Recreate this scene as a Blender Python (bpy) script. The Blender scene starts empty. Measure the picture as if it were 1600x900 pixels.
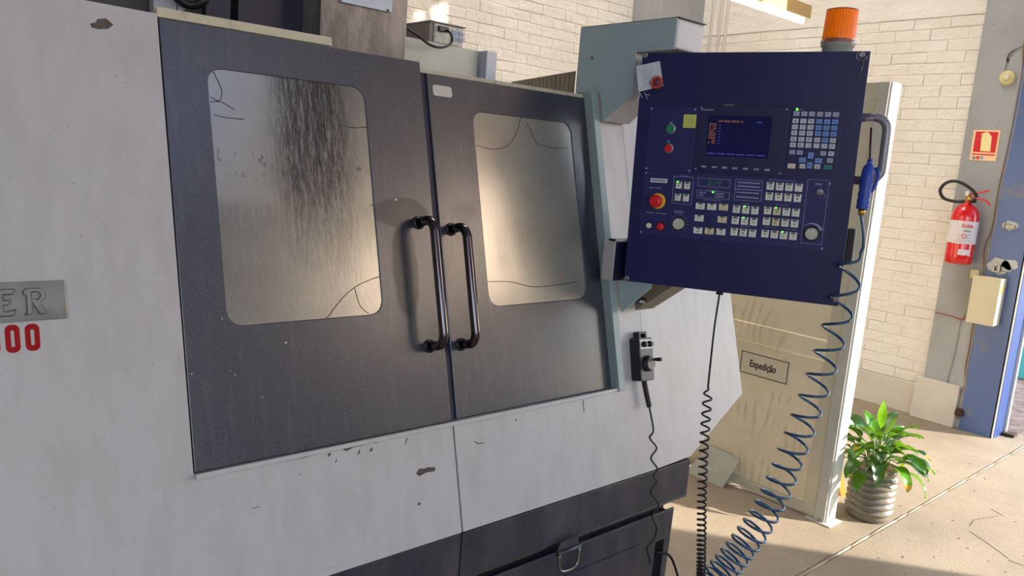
import bpy, bmesh, math, random
from mathutils import Vector, Matrix
import numpy as np
random.seed(7)
S = bpy.context.scene
COL = S.collection
PI = math.pi

# ------------------------------------------------------------------ camera
F_PX, CX, CY = 1200.0, 800.0, 450.0
_D = np.array([-546.0, 7180.0, 1200.0]); _D /= np.linalg.norm(_D)
_E = np.array([1390.0, -95.0, 1200.0]); _E -= _D * (_E @ _D); _E /= np.linalg.norm(_E)
_Z = -_D; _Y = np.cross(_Z, _E)
RM = np.array([_E, _Y, _Z])
EYE = np.array([0.0, 0.0, 1.6])
cam_d = bpy.data.cameras.new('camera'); cam_d.sensor_width = 36.0; cam_d.lens = 36.0 * F_PX / 1600.0
cam_d.clip_start = 0.05
cam = bpy.data.objects.new('camera', cam_d); COL.objects.link(cam)
_r, _u, _b = RM @ [1, 0, 0], RM @ [0, -1, 0], -(RM @ [0, 0, 1])
cam.matrix_world = Matrix(((_r[0], _u[0], _b[0], EYE[0]), (_r[1], _u[1], _b[1], EYE[1]), (_r[2], _u[2], _b[2], EYE[2]), (0, 0, 0, 1)))
S.camera = cam

# ------------------------------------------------------------------ world, sun, big lights, exposure
SUN_EL, SUN_DIR = math.radians(22), (0.62, -0.78)
W = bpy.data.worlds.new('world'); S.world = W; W.use_nodes = True
_nt = W.node_tree
_bg = _nt.nodes['Background']
_sky = _nt.nodes.new('ShaderNodeTexSky'); _sky.sky_type = 'NISHITA'; _sky.sun_disc = False
_sky.sun_elevation = SUN_EL; _sky.sun_rotation = math.atan2(SUN_DIR[0], SUN_DIR[1]); _sky.dust_density = 0.6; _sky.ozone_density = 3.0
_nt.links.new(_sky.outputs[0], _bg.inputs[0]); _bg.inputs[1].default_value = 0.33
sd = bpy.data.lights.new('sun', 'SUN'); sd.energy = 8.0; sd.angle = math.radians(0.6); sd.color = (1.0, 0.93, 0.83)
sun = bpy.data.objects.new('sun', sd); COL.objects.link(sun)
sun.rotation_euler = Vector((-SUN_DIR[0] * math.cos(SUN_EL), -SUN_DIR[1] * math.cos(SUN_EL), -math.sin(SUN_EL))).to_track_quat('-Z', 'Y').to_euler()
sun.location = (9, -8, 8)
WINDOW_GLOW = 7.0
ROOF_GLOW = 5.8
S.view_settings.view_transform = 'Standard'; S.view_settings.look = 'None'
S.view_settings.exposure = 0.70; S.view_settings.gamma = 1.0; S.view_settings.use_curve_mapping = False

# ------------------------------------------------------------------ survey helpers (turn a sighting into a point on a real plane)
def ray(x, y): return RM @ np.array([(x - CX) / F_PX, (y - CY) / F_PX, 1.0])
def on_floor(x, y, h=0.0):
    r = ray(x, y); return Vector(EYE + r * ((h - EYE[2]) / r[2]))
def on_x(x, y, X):
    r = ray(x, y); return Vector(EYE + r * (X / r[0]))
def on_y(x, y, Y):
    r = ray(x, y); return Vector(EYE + r * (Y / r[1]))

# ------------------------------------------------------------------ materials
def srgb(r, g, b):
    f = lambda c: (c / 255 / 12.92) if c / 255 <= 0.04045 else ((c / 255 + 0.055) / 1.055) ** 2.4
    return (f(r), f(g), f(b), 1.0)
class NT:
    def __init__(s, name):
        s.m = bpy.data.materials.new(name); s.m.use_nodes = True; s.t = s.m.node_tree
        s.p = s.t.nodes['Principled BSDF']; s.out = s.t.nodes['Material Output']
    def n(s, kind, **kw):
        nd = s.t.nodes.new('ShaderNode' + kind)
        for k, v in kw.items():
            if k.startswith('i_'):
                s.put(nd.inputs[int(k[2:])], v)
            else: setattr(nd, k, v)
        return nd
    def put(s, sock, v):
        if isinstance(v, bpy.types.NodeSocket): s.t.links.new(v, sock)
        else: sock.default_value = v
    def set(s, name, v): s.put(s.p.inputs[name], v)
    def pos(s, scale=(1, 1, 1)):
        g = s.n('NewGeometry'); mp = s.n('Mapping'); mp.inputs['Scale'].default_value = scale
        s.t.links.new(g.outputs['Position'], mp.inputs['Vector']); return mp.outputs[0]
    def objc(s, scale=(1, 1, 1)):
        g = s.n('TexCoord'); mp = s.n('Mapping'); mp.inputs['Scale'].default_value = scale
        s.t.links.new(g.outputs['Object'], mp.inputs['Vector']); return mp.outputs[0]
    def noise(s, vec, scale, detail=4, rough=0.6):
        nn = s.n('TexNoise'); s.put(nn.inputs['Vector'], vec); nn.inputs['Scale'].default_value = scale
        nn.inputs['Detail'].default_value = detail; nn.inputs['Roughness'].default_value = rough; return nn.outputs[0]
    def ramp(s, f, a, b, ca=0.0, cb=1.0):
        if (ca, cb) != (0.0, 1.0):
            u = s.n('Math', operation='MULTIPLY_ADD', use_clamp=True); s.put(u.inputs[0], f); u.inputs[1].default_value = 1 / (b - a); u.inputs[2].default_value = -a / (b - a)
            return s.math('ADD', s.math('MULTIPLY', u.outputs[0], cb - ca), ca)
        mr = s.n('MapRange'); s.put(mr.inputs[0], f); mr.inputs[1].default_value = a; mr.inputs[2].default_value = b
        mr.inputs[3].default_value = ca; mr.inputs[4].default_value = cb; mr.interpolation_type = 'SMOOTHSTEP'; return mr.outputs[0]
    def math(s, op, a, b=0.0):
        m = s.n('Math', operation=op); s.put(m.inputs[0], a); s.put(m.inputs[1], b); return m.outputs[0]
    def mix(s, f, a, b):
        m = s.n('Mix', data_type='RGBA'); s.put(m.inputs[0], f); s.put(m.inputs[6], a); s.put(m.inputs[7], b); return m.outputs[2]
    def bump(s, h, strength=0.3, dist=0.01):
        b = s.n('Bump'); b.inputs['Strength'].default_value = strength; b.inputs['Distance'].default_value = dist
        s.put(b.inputs['Height'], h); s.set('Normal', b.outputs[0])
    def sep(s, vec):
        x = s.n('SeparateXYZ'); s.put(x.inputs[0], vec); return x.outputs
def plain(name, rgb, rough=0.5, metal=0.0, var=0.0, vscale=8, bump=0.0, bscale=60, emit=0.0, spec=0.5, coat=0.0, trans=0.0):
    t = NT(name); c = srgb(*rgb)
    if var > 0:
        d = tuple(max(0, x * (1 - var)) for x in c[:3]) + (1,)
        t.set('Base Color', t.mix(t.ramp(t.noise(t.objc(), vscale), 0.3, 0.7), c, d))
    else: t.set('Base Color', c)
    t.set('Roughness', rough); t.set('Metallic', metal); t.set('Specular IOR Level', spec); t.set('Coat Weight', coat)
    t.set('Transmission Weight', trans)
    if bump > 0: t.bump(t.noise(t.objc(), bscale), bump, 0.003)
    if emit > 0: t.set('Emission Color', c); t.set('Emission Strength', emit)
    return t.m
M = {}
# machine paint: pale grey enamel, faint vertical grime
t = NT('pale_enamel'); n1 = t.noise(t.pos((7, 7, 1.2)), 3, 5); n2 = t.noise(t.pos(), 90, 2)
c = t.mix(t.ramp(n1, 0.35, 0.75), srgb(180, 178, 181), srgb(172, 169, 170))
c = t.mix(t.ramp(n2, 0.72, 0.76), c, srgb(150, 146, 142)); t.set('Base Color', c); t.set('Roughness', 0.42); t.bump(t.noise(t.pos(), 120, 3), 0.08, 0.002); M['white'] = t.m
t = NT('beige_enamel'); c = t.mix(t.ramp(t.noise(t.pos(), 30, 4), 0.5, 0.8), srgb(190, 182, 160), srgb(150, 140, 118)); t.set('Base Color', c); t.set('Roughness', 0.5); M['beige'] = t.m
# door paint: dark blue-grey satin with rubbed dusty patches, fingerprints and white specks
t = NT('dark_door_enamel'); P0 = t.pos(); s3 = t.sep(P0)
n1 = t.noise(t.pos((1.5, 1, 1)), 2.2, 6, 0.65); n2 = t.noise(P0, 260, 2, 0.7); n3 = t.noise(t.pos((26, 10, 2)), 2, 4); n4 = t.noise(P0, 70, 1)
c = t.mix(t.ramp(n1, 0.38, 0.7), srgb(30, 34, 52), srgb(42, 44, 56))
c = t.mix(t.math('MULTIPLY', t.ramp(n3, 0.5, 0.75), 0.25), c, srgb(92, 86, 82))
c = t.mix(t.math('MULTIPLY', t.ramp(n2, 0.45, 0.75), 0.30), c, srgb(100, 96, 96))
xx, zz = s3[0], s3[2]
def spot(cx_, cz_, rx, rz, k):
    a = t.math('DIVIDE', t.math('SUBTRACT', xx, cx_), rx); b = t.math('DIVIDE', t.math('SUBTRACT', zz, cz_), rz)
    d = t.math('ADD', t.math('ADD', t.math('MULTIPLY', a, a), t.math('MULTIPLY', b, b)), t.math('MULTIPLY', t.noise(P0, 22, 4), 0.9)); return t.ramp(d, 1.5, 1.25, 0, k)
sp = t.math('MAXIMUM', spot(1.085, 1.445, 0.085, 0.04, 0.85), spot(1.085, 1.30, 0.04, 0.13, 0.7)); sp = t.math('MAXIMUM', sp, spot(1.30, 1.45, 0.04, 0.03, 0.35))
c = t.mix(sp, c, srgb(14, 13, 16)); t.set('Coat Weight', t.math('SUBTRACT', 0.7, t.math('MULTIPLY', sp, 0.6)))
c = t.mix(t.ramp(n4, 0.80, 0.82), c, srgb(180, 178, 172))
t.set('Base Color', c); t.set('Roughness', t.ramp(n1, 0.3, 0.8, 0.34, 0.50)); t.set('Specular IOR Level', 0.8); t.set('Coat Roughness', 0.22)
t.bump(n2, 0.12, 0.0012); M['door'] = t.m
M['door_edge'] = plain('dark_door_edge', (14, 18, 48), 0.5)
M['greengrey'] = plain('green_grey_enamel', (168, 188, 194), 0.45, var=0.08, vscale=6, bump=0.05)
M['greengrey2'] = plain('pale_green_grey_enamel', (146, 162, 162), 0.45, var=0.08, vscale=12)
t = NT('dark_base_enamel'); P0 = t.pos()
c = t.mix(t.ramp(t.noise(t.pos((3, 3, 1)), 3, 6), 0.35, 0.75), srgb(46, 46, 58), srgb(74, 70, 76)); c = t.mix(t.ramp(t.noise(P0, 120, 2), 0.66, 0.8), c, srgb(110, 106, 104))
t.set('Base Color', c); t.set('Roughness', 0.42); t.bump(t.noise(P0, 80, 3), 0.15, 0.002); M['base'] = t.m
# door panes: clouded scratched plastic with dark oily runs
def pane_mat(name, cx0, cx1, z0, z1, runs):
    t = NT(name); P0 = t.pos(); x, y, z = t.sep(P0)
    cloud = t.noise(t.pos((1, 1, 1)), 3.5, 3, 0.5); st = t.noise(t.pos((110, 10, 13)), 1.4, 8, 0.85); fine = t.noise(P0, 300, 2, 0.7)
    c = t.mix(t.ramp(cloud, 0.35, 0.7, 0.0, 0.999), srgb(164, 160, 150), srgb(138, 134, 126))
    c = t.mix(t.math('MULTIPLY', t.ramp(fine, 0.5, 0.8), 0.25), c, srgb(90, 86, 80))
    if runs:
        mx = t.math('MULTIPLY', t.ramp(x, cx0, cx0 + 0.09), t.ramp(x, cx1, cx1 - 0.12)); mz = t.math('MULTIPLY', t.ramp(z, z0, z1), 1.0); mx = t.math('MAXIMUM', mx, t.math('MULTIPLY', t.ramp(z, 1.48, 1.44), 0.45))
        m = t.math('MULTIPLY', t.math('MULTIPLY', mx, mz), t.ramp(st, 0.30, 0.60)); c = t.mix(m, c, srgb(24, 22, 28))
        m2 = t.math('MULTIPLY', t.ramp(t.noise(t.pos((60, 10, 30)), 1.2, 6, 0.8), 0.55, 0.62), t.math('MULTIPLY', t.ramp(z, 1.50, 1.53), t.ramp(z, 1.60, 1.55)))
        c = t.mix(t.math('MULTIPLY', m2, 0.8), c, srgb(52, 52, 58))
    t.set('Base Color', c); t.set('Roughness', 0.25); t.set('Specular IOR Level', 0.9); t.set('Metallic', 0.5); t.set('Coat Weight', 0.8); t.set('Coat Roughness', 0.16)
    t.bump(t.noise(t.pos((40, 8, 8)), 4, 5), 0.12, 0.002)
    return t.m
M['pane1'] = pane_mat('clouded_pane_with_runs', 0.72, 1.02, 1.16, 1.60, True)
M['pane2'] = pane_mat('clouded_pane', 0, 0, 0, 1, False)
M['crack'] = plain('crack_dirt', (58, 56, 52), 0.7)
M['chip'] = plain('bare_primer', (92, 78, 74), 0.8, var=0.4, vscale=40)
M['chrome'] = plain('dark_chrome', (96, 88, 92), 0.16, metal=1.0)
M['steel'] = plain('brushed_steel', (150, 148, 146), 0.35, metal=1.0, var=0.2, vscale=60)
M['greysteel'] = plain('grey_painted_tube', (136, 134, 142), 0.35, metal=0.3)
M['plate'] = plain('cast_aluminium_plate', (138, 134, 128), 0.42, metal=0.7, var=0.35, vscale=14)
M['red_ink'] = plain('red_vinyl', (150, 4, 14), 0.55, spec=0.2)
M['sticker'] = plain('grey_sticker', (196, 194, 186), 0.5)
M['navy'] = plain('navy_enamel', (20, 24, 80), 0.38, var=0.18, vscale=5, bump=0.06, bscale=200)
M['navy2'] = plain('navy_overlay', (26, 32, 92), 0.45, var=0.15, vscale=12)
M['navy3'] = plain('dark_navy_bezel', (20, 24, 70), 0.4)
M['line'] = plain('overlay_line', (140, 144, 180), 0.6)
M['mark'] = plain('overlay_mark', (140, 144, 182), 0.6)
M['dial'] = plain('dark_dial_plate', (74, 72, 84), 0.4)
M['black'] = plain('black_plastic', (22, 22, 28), 0.4)
M['black_rubber'] = plain('black_rubber', (16, 16, 20), 0.5)
M['black_sleeve'] = plain('cable_sleeve', (30, 30, 40), 0.7, bump=0.6, bscale=300)
M['hose'] = plain('dark_teal_hose', (22, 70, 108), 0.25, coat=0.4)
M['hose_dark'] = plain('dark_hose', (20, 58, 80), 0.28, coat=0.3)
M['blue_plastic'] = plain('blue_plastic', (34, 66, 165), 0.4)
M['brass'] = plain('brass', (200, 160, 80), 0.3, metal=1.0)
M['screw'] = plain('screw_head', (150, 148, 150), 0.35, metal=0.9)
M['paper'] = plain('paper', (196, 204, 216), 0.8, var=0.08, vscale=30)
M['ink'] = plain('printed_ink', (120, 124, 140), 0.8)
M['black_ink'] = plain('black_ink', (42, 38, 36), 0.7)
M['magnet'] = plain('orange_red_magnet', (176, 70, 44), 0.4)
M['magnet2'] = plain('purple_magnet_centre', (110, 50, 70), 0.5)
M['yellow_label'] = plain('yellow_label', (196, 204, 90), 0.6)
M['green_b'] = plain('green_button', (24, 120, 80), 0.35, emit=0.05)
M['red_b'] = plain('red_button', (205, 24, 36), 0.35)
M['yellow_b'] = plain('yellow_ring', (232, 180, 40), 0.5)
M['white_b'] = plain('white_button', (214, 212, 208), 0.4)
M['knob'] = plain('grey_knob', (186, 184, 172), 0.4)
M['ringgrey'] = plain('button_collar', (170, 176, 180), 0.3, metal=0.6)
def key_mat(name, col, glyph, op):
    t = NT(name); v = t.objc(); x, y, z = t.sep(v); tc = t.n('ObjectInfo')
    nz = t.n('TexNoise', noise_dimensions='4D'); t.put(nz.inputs['Vector'], v); nz.inputs['Scale'].default_value = 420; nz.inputs['Detail'].default_value = 0
    t.put(nz.inputs['W'], t.math('MULTIPLY', tc.outputs['Random'], 37.0))
    inx = t.math('LESS_THAN', t.math('ABSOLUTE', x), 0.0036)
    iny = t.math('LESS_THAN', t.math('ABSOLUTE', t.math('ADD', y, 0.002 if op else 0.0)), 0.0030)
    top = t.math('GREATER_THAN', z, 0.001)
    m = t.math('MULTIPLY', t.math('MULTIPLY', inx, iny), t.math('MULTIPLY', top, t.math('GREATER_THAN', nz.outputs[0], 0.5)))
    if op:
        bar = t.math('MULTIPLY', t.math('GREATER_THAN', y, 0.0042), t.math('MULTIPLY', top, t.math('LESS_THAN', t.math('ABSOLUTE', x), 0.006)))
        m = t.math('MAXIMUM', m, bar)
    t.set('Base Color', t.mix(t.math('MULTIPLY', m, 0.8), srgb(*col), srgb(*glyph))); t.set('Roughness', 0.5); return t.m
M['key'] = key_mat('grey_key', (186, 192, 206), (70, 72, 90), False)
M['keylav'] = key_mat('lavender_key', (160, 164, 196), (70, 72, 100), False)
M['keyblue'] = key_mat('blue_key', (104, 140, 206), (40, 56, 110), False)
M['keygreen'] = key_mat('green_key', (40, 118, 112), (30, 90, 90), False)
M['keycream'] = key_mat('cream_key', (216, 204, 190), (30, 30, 40), False)
M['opkey'] = key_mat('operator_key', (214, 216, 208), (40, 42, 60), True)
M['worn'] = key_mat('worn_operator_key', (206, 200, 166), (60, 50, 50), True)
M['led_g'] = plain('green_led', (90, 255, 60), 0.4, emit=3.0)
M['led_o'] = plain('orange_text_glow', (150, 92, 62), 0.4, emit=0.05)
M['led_b'] = plain('blue_text_glow', (60, 80, 190), 0.4, emit=0.06)
M['led_g2'] = plain('dim_green_digits', (50, 110, 60), 0.4, emit=0.06)
M['screen'] = plain('screen_glass', (16, 18, 70), 0.08, emit=0.04)
M['column_metal'] = None
t = NT('stained_sheet_metal'); P0 = t.pos(); c = t.mix(t.ramp(t.noise(t.pos((6, 6, 1.2)), 3, 6), 0.35, 0.7), srgb(136, 129, 127), srgb(102, 95, 93)); t.set('Base Color', c); t.set('Roughness', 0.4); t.set('Metallic', 0.3); t.bump(t.noise(P0, 9, 3), 0.4, 0.01); M['column_metal'] = t.m
M['duct'] = plain('pale_duct', (186, 186, 178), 0.5, var=0.1, vscale=9)
M['duct_end'] = plain('lilac_duct_end', (176, 180, 196), 0.4)
M['dev'] = plain('grey_device_case', (104, 100, 100), 0.4)
M['dev_front'] = plain('pale_device_front', (196, 196, 188), 0.5, var=0.35, vscale=70)
M['duct_side'] = plain('olive_duct_side', (112, 108, 96), 0.5)
M['brownsheet'] = plain('brown_grey_sheet', (134, 124, 104), 0.6, var=0.2, vscale=20)
M['deepnavy'] = plain('deep_navy_housing', (26, 24, 54), 0.4)
M['darkgrey'] = plain('dark_grey_casting', (66, 62, 62), 0.5, var=0.3)
M['lilac'] = plain('lilac_cover', (164, 162, 176), 0.5, var=0.1)
# room
t = NT('painted_brick'); P0 = t.pos(); n1 = t.noise(P0, 2.2, 5); n2 = t.noise(P0, 38, 6, 0.7); n3 = t.noise(t.pos((1, 1, 2.5)), 14, 4)
c = t.mix(t.ramp(n1, 0.3, 0.7), srgb(232, 227, 220), srgb(224, 217, 208)); c = t.mix(t.ramp(n3, 0.70, 0.78), c, srgb(150, 132, 112))
t.set('Base Color', c); t.set('Roughness', 0.85); t.bump(t.math('ADD', n2, t.math('MULTIPLY', t.noise(t.pos((1, 1, 1.6)), 9, 4), 2.2)), 0.55, 0.012); M['brick'] = t.m
M['bluegrey_wall'] = plain('blue_grey_wall', (112, 122, 140), 0.8, var=0.1, vscale=2)
M['mortar'] = plain('painted_joint', (214, 205, 192), 0.9, var=0.12, vscale=6, bump=0.5, bscale=40)
t = NT('grey_render'); P0 = t.pos(); n1 = t.noise(P0, 3, 6); n2 = t.noise(P0, 60, 6, 0.7)
c = t.mix(t.ramp(n1, 0.35, 0.7), srgb(162, 164, 167), srgb(150, 151, 153)); c = t.mix(t.ramp(t.noise(t.pos((1, 1, 1.6)), 16, 3), 0.68, 0.73), c, srgb(120, 110, 100))
t.set('Base Color', c); t.set('Roughness', 0.85); t.bump(n2, 0.4, 0.006); M['render'] = t.m
M['plinth'] = plain('plinth_render', (206, 200, 192), 0.85, var=0.1, vscale=5, bump=0.3, bscale=40)
t = NT('concrete_floor'); P0 = t.pos(); n1 = t.noise(P0, 1.3, 6, 0.65); n2 = t.noise(P0, 55, 5, 0.8); n3 = t.noise(P0, 22, 4, 0.7); n4 = t.noise(P0, 150, 3, 0.8)
c = t.mix(t.ramp(n1, 0.35, 0.68), srgb(164, 148, 126), srgb(146, 131, 111)); c = t.mix(t.ramp(n2, 0.55, 0.75), c, srgb(128, 114, 98)); c = t.mix(t.ramp(n3, 0.70, 0.78), c, srgb(190, 176, 152)); c = t.mix(t.ramp(n4, 0.56, 0.66), c, srgb(106, 94, 78))
t.set('Base Color', c); t.set('Roughness', 0.8); t.bump(t.math('ADD', t.math('ADD', n2, t.math('MULTIPLY', n4, 0.5)), t.math('MULTIPLY', n1, 0.4)), 0.5, 0.006); M['floor'] = t.m
M['mortar_bead'] = plain('floor_joint_mortar', (190, 174, 150), 0.9, var=0.3, vscale=30, bump=0.8, bscale=90)
t = NT('gravel'); P0 = t.pos(); c = t.mix(t.ramp(t.noise(P0, 9, 8, 0.8), 0.35, 0.65), srgb(150, 132, 124), srgb(96, 84, 84)); t.set('Base Color', c); t.set('Roughness', 0.95); t.bump(t.noise(P0, 14, 6, 0.8), 0.8, 0.05); M['gravel'] = t.m
M['gateblue'] = None
t = NT('blue_gate_paint'); P0 = t.pos(); c = t.mix(t.ramp(t.noise(P0, 3.5, 3), 0.55, 0.66), srgb(84, 106, 156), srgb(112, 116, 132)); t.set('Base Color', c); t.set('Roughness', 0.35); M['gateblue'] = t.m
M['blue_dark'] = plain('deep_blue_gate', (30, 62, 120), 0.45)
M['white_edge'] = plain('white_painted_edge', (225, 228, 226), 0.5)
M['cream_box'] = plain('cream_enamel', (206, 196, 168), 0.5, var=0.06)
M['weld'] = plain('pale_filler_patch', (200, 200, 198), 0.7, var=0.2, vscale=30)
M['wire'] = plain('brown_wire', (132, 108, 92), 0.6)
M['wire_g'] = plain('grey_wire', (156, 148, 134), 0.6)
M['wire_r'] = plain('red_wire', (160, 70, 50), 0.6)
M['ivory'] = plain('ivory_plastic', (206, 196, 146), 0.5)
M['ext_red'] = plain('extinguisher_red', (205, 16, 26), 0.22, coat=0.5)
M['ext_label'] = plain('extinguisher_label', (214, 206, 212), 0.5, var=0.05)
M['sign_red'] = plain('sign_red', (206, 22, 38), 0.5)
M['sign_cream'] = plain('sign_cream', (236, 222, 160), 0.5)
M['sign_edge'] = plain('sign_border', (240, 200, 160), 0.5)
M['sign_blue'] = plain('sign_blue', (120, 160, 200), 0.5)
t = NT('leaf_panel'); P0 = t.pos(); n1 = t.noise(t.pos((1, 1, 1.5)), 2.4, 5)
wv = t.n('TexWave', wave_type='RINGS'); t.put(wv.inputs['Vector'], t.pos((1, 1, 0.6))); wv.inputs['Scale'].default_value = 6.5; wv.inputs['Distortion'].default_value = 9; wv.inputs['Detail'].default_value = 1.5; wv.inputs['Detail Scale'].default_value = 1.1
c = t.mix(t.ramp(n1, 0.35, 0.7), srgb(230, 218, 188), srgb(216, 202, 168)); c = t.mix(t.math('MULTIPLY', t.ramp(wv.outputs[0], 0.6, 0.98), t.math('MULTIPLY', t.ramp(t.noise(P0, 3.0, 3), 0.48, 0.6), 0.3)), c, srgb(150, 124, 84))
t.set('Base Color', c); t.set('Roughness', 0.6); M['leaf_panel'] = t.m
M['leaf_frame'] = plain('leaf_frame_enamel', (204, 196, 172), 0.5, var=0.12, vscale=8)
M['leaf_post'] = plain('leaf_post_enamel', (196, 194, 182), 0.5, var=0.1, vscale=10)
M['leaf_white'] = plain('leaf_edge_white', (228, 228, 220), 0.45, var=0.05)
M['signplate'] = plain('door_sign_card', (214, 206, 178), 0.6, var=0.06)
M['dull_sheet'] = plain('dull_zinc_sheet', (198, 196, 180), 0.4, metal=0.2, var=0.15, vscale=10)
M['fixture'] = plain('ochre_fixture', (176, 146, 86), 0.5)
M['fixture_w'] = plain('fixture_white', (226, 218, 200), 0.5)
M['tube'] = plain('lit_fluorescent_tube', (236, 255, 246), 0.4, emit=6.0)
M['roof'] = plain('fibre_cement_roof', (160, 162, 166), 0.8, var=0.15)
M['fibreglass'] = plain('translucent_fibreglass', (255, 228, 200), 0.6, emit=WINDOW_GLOW)
M['left_fill'] = plain('left_fill_glow', (236, 238, 248), 0.6, emit=3.0)
M['blue_fill'] = plain('blue_fill_glow', (176, 200, 255), 0.6, emit=0.9)
M['roof_fill'] = plain('roof_fill_glow', (250, 244, 236), 0.6, emit=ROOF_GLOW)
M['orange_stick'] = plain('orange_wood', (226, 160, 60), 0.6)
M['rust'] = plain('rust_dark', (74, 54, 44), 0.9, var=0.4, vscale=40)
M['teal'] = plain('teal_paint', (90, 190, 200), 0.4)
# amber beacon lens
t = NT('amber_lens'); x, y, z = t.sep(t.objc()); t.set('Base Color', srgb(250, 124, 6)); t.set('Transmission Weight', 0.0); t.set('Roughness', 0.3); t.set('Specular IOR Level', 0.3)
t.set('Emission Color', srgb(255, 110, 0)); t.set('Emission Strength', 0.10); M['amber'] = t.m
M['smoke_rim'] = plain('smoky_lens_rim', (150, 96, 80), 0.25, coat=0.5)
M['beacon_base'] = plain('beacon_base_grey', (160, 164, 156), 0.5)
# plant
def leafm(name, a, b):
    t = NT(name); t.set('Base Color', t.mix(t.ramp(t.noise(t.objc(), 30, 3), 0.35, 0.65), srgb(*a), srgb(*b))); t.set('Roughness', 0.32); t.set('Specular IOR Level', 0.6)
    t.set('Subsurface Weight', 0.0); t.set('Transmission Weight', 0.0)
    tr = t.n('BsdfTranslucent'); tr.inputs[0].default_value = srgb(130, 180, 30); mx = t.n('MixShader'); mx.inputs[0].default_value = 0.28
    t.t.links.new(t.p.outputs[0], mx.inputs[1]); t.t.links.new(tr.outputs[0], mx.inputs[2]); t.t.links.new(mx.outputs[0], t.out.inputs[0]); return t.m
M['leaf_a'] = leafm('leaf_green', (44, 92, 34), (64, 112, 46)); M['leaf_b'] = leafm('leaf_deep_green', (30, 62, 36), (52, 84, 50)); M['leaf_c'] = leafm('leaf_bright', (90, 150, 26), (70, 130, 28))
M['leaf_tip'] = leafm('leaf_yellow_tip', (222, 168, 30), (200, 130, 30))
M['stem'] = plain('stem_green', (96, 130, 60), 0.5)
t = NT('ribbed_bottle_plastic'); t.set('Base Color', srgb(176, 168, 152)); t.set('Roughness', 0.10); t.set('Transmission Weight', 0.6); t.set('IOR', 1.35); t.set('Coat Weight', 0.5); M['bottle'] = t.m
M['soil'] = plain('potting_soil', (70, 60, 50), 0.95, var=0.5, vscale=24, bump=0.6, bscale=60)

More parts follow.
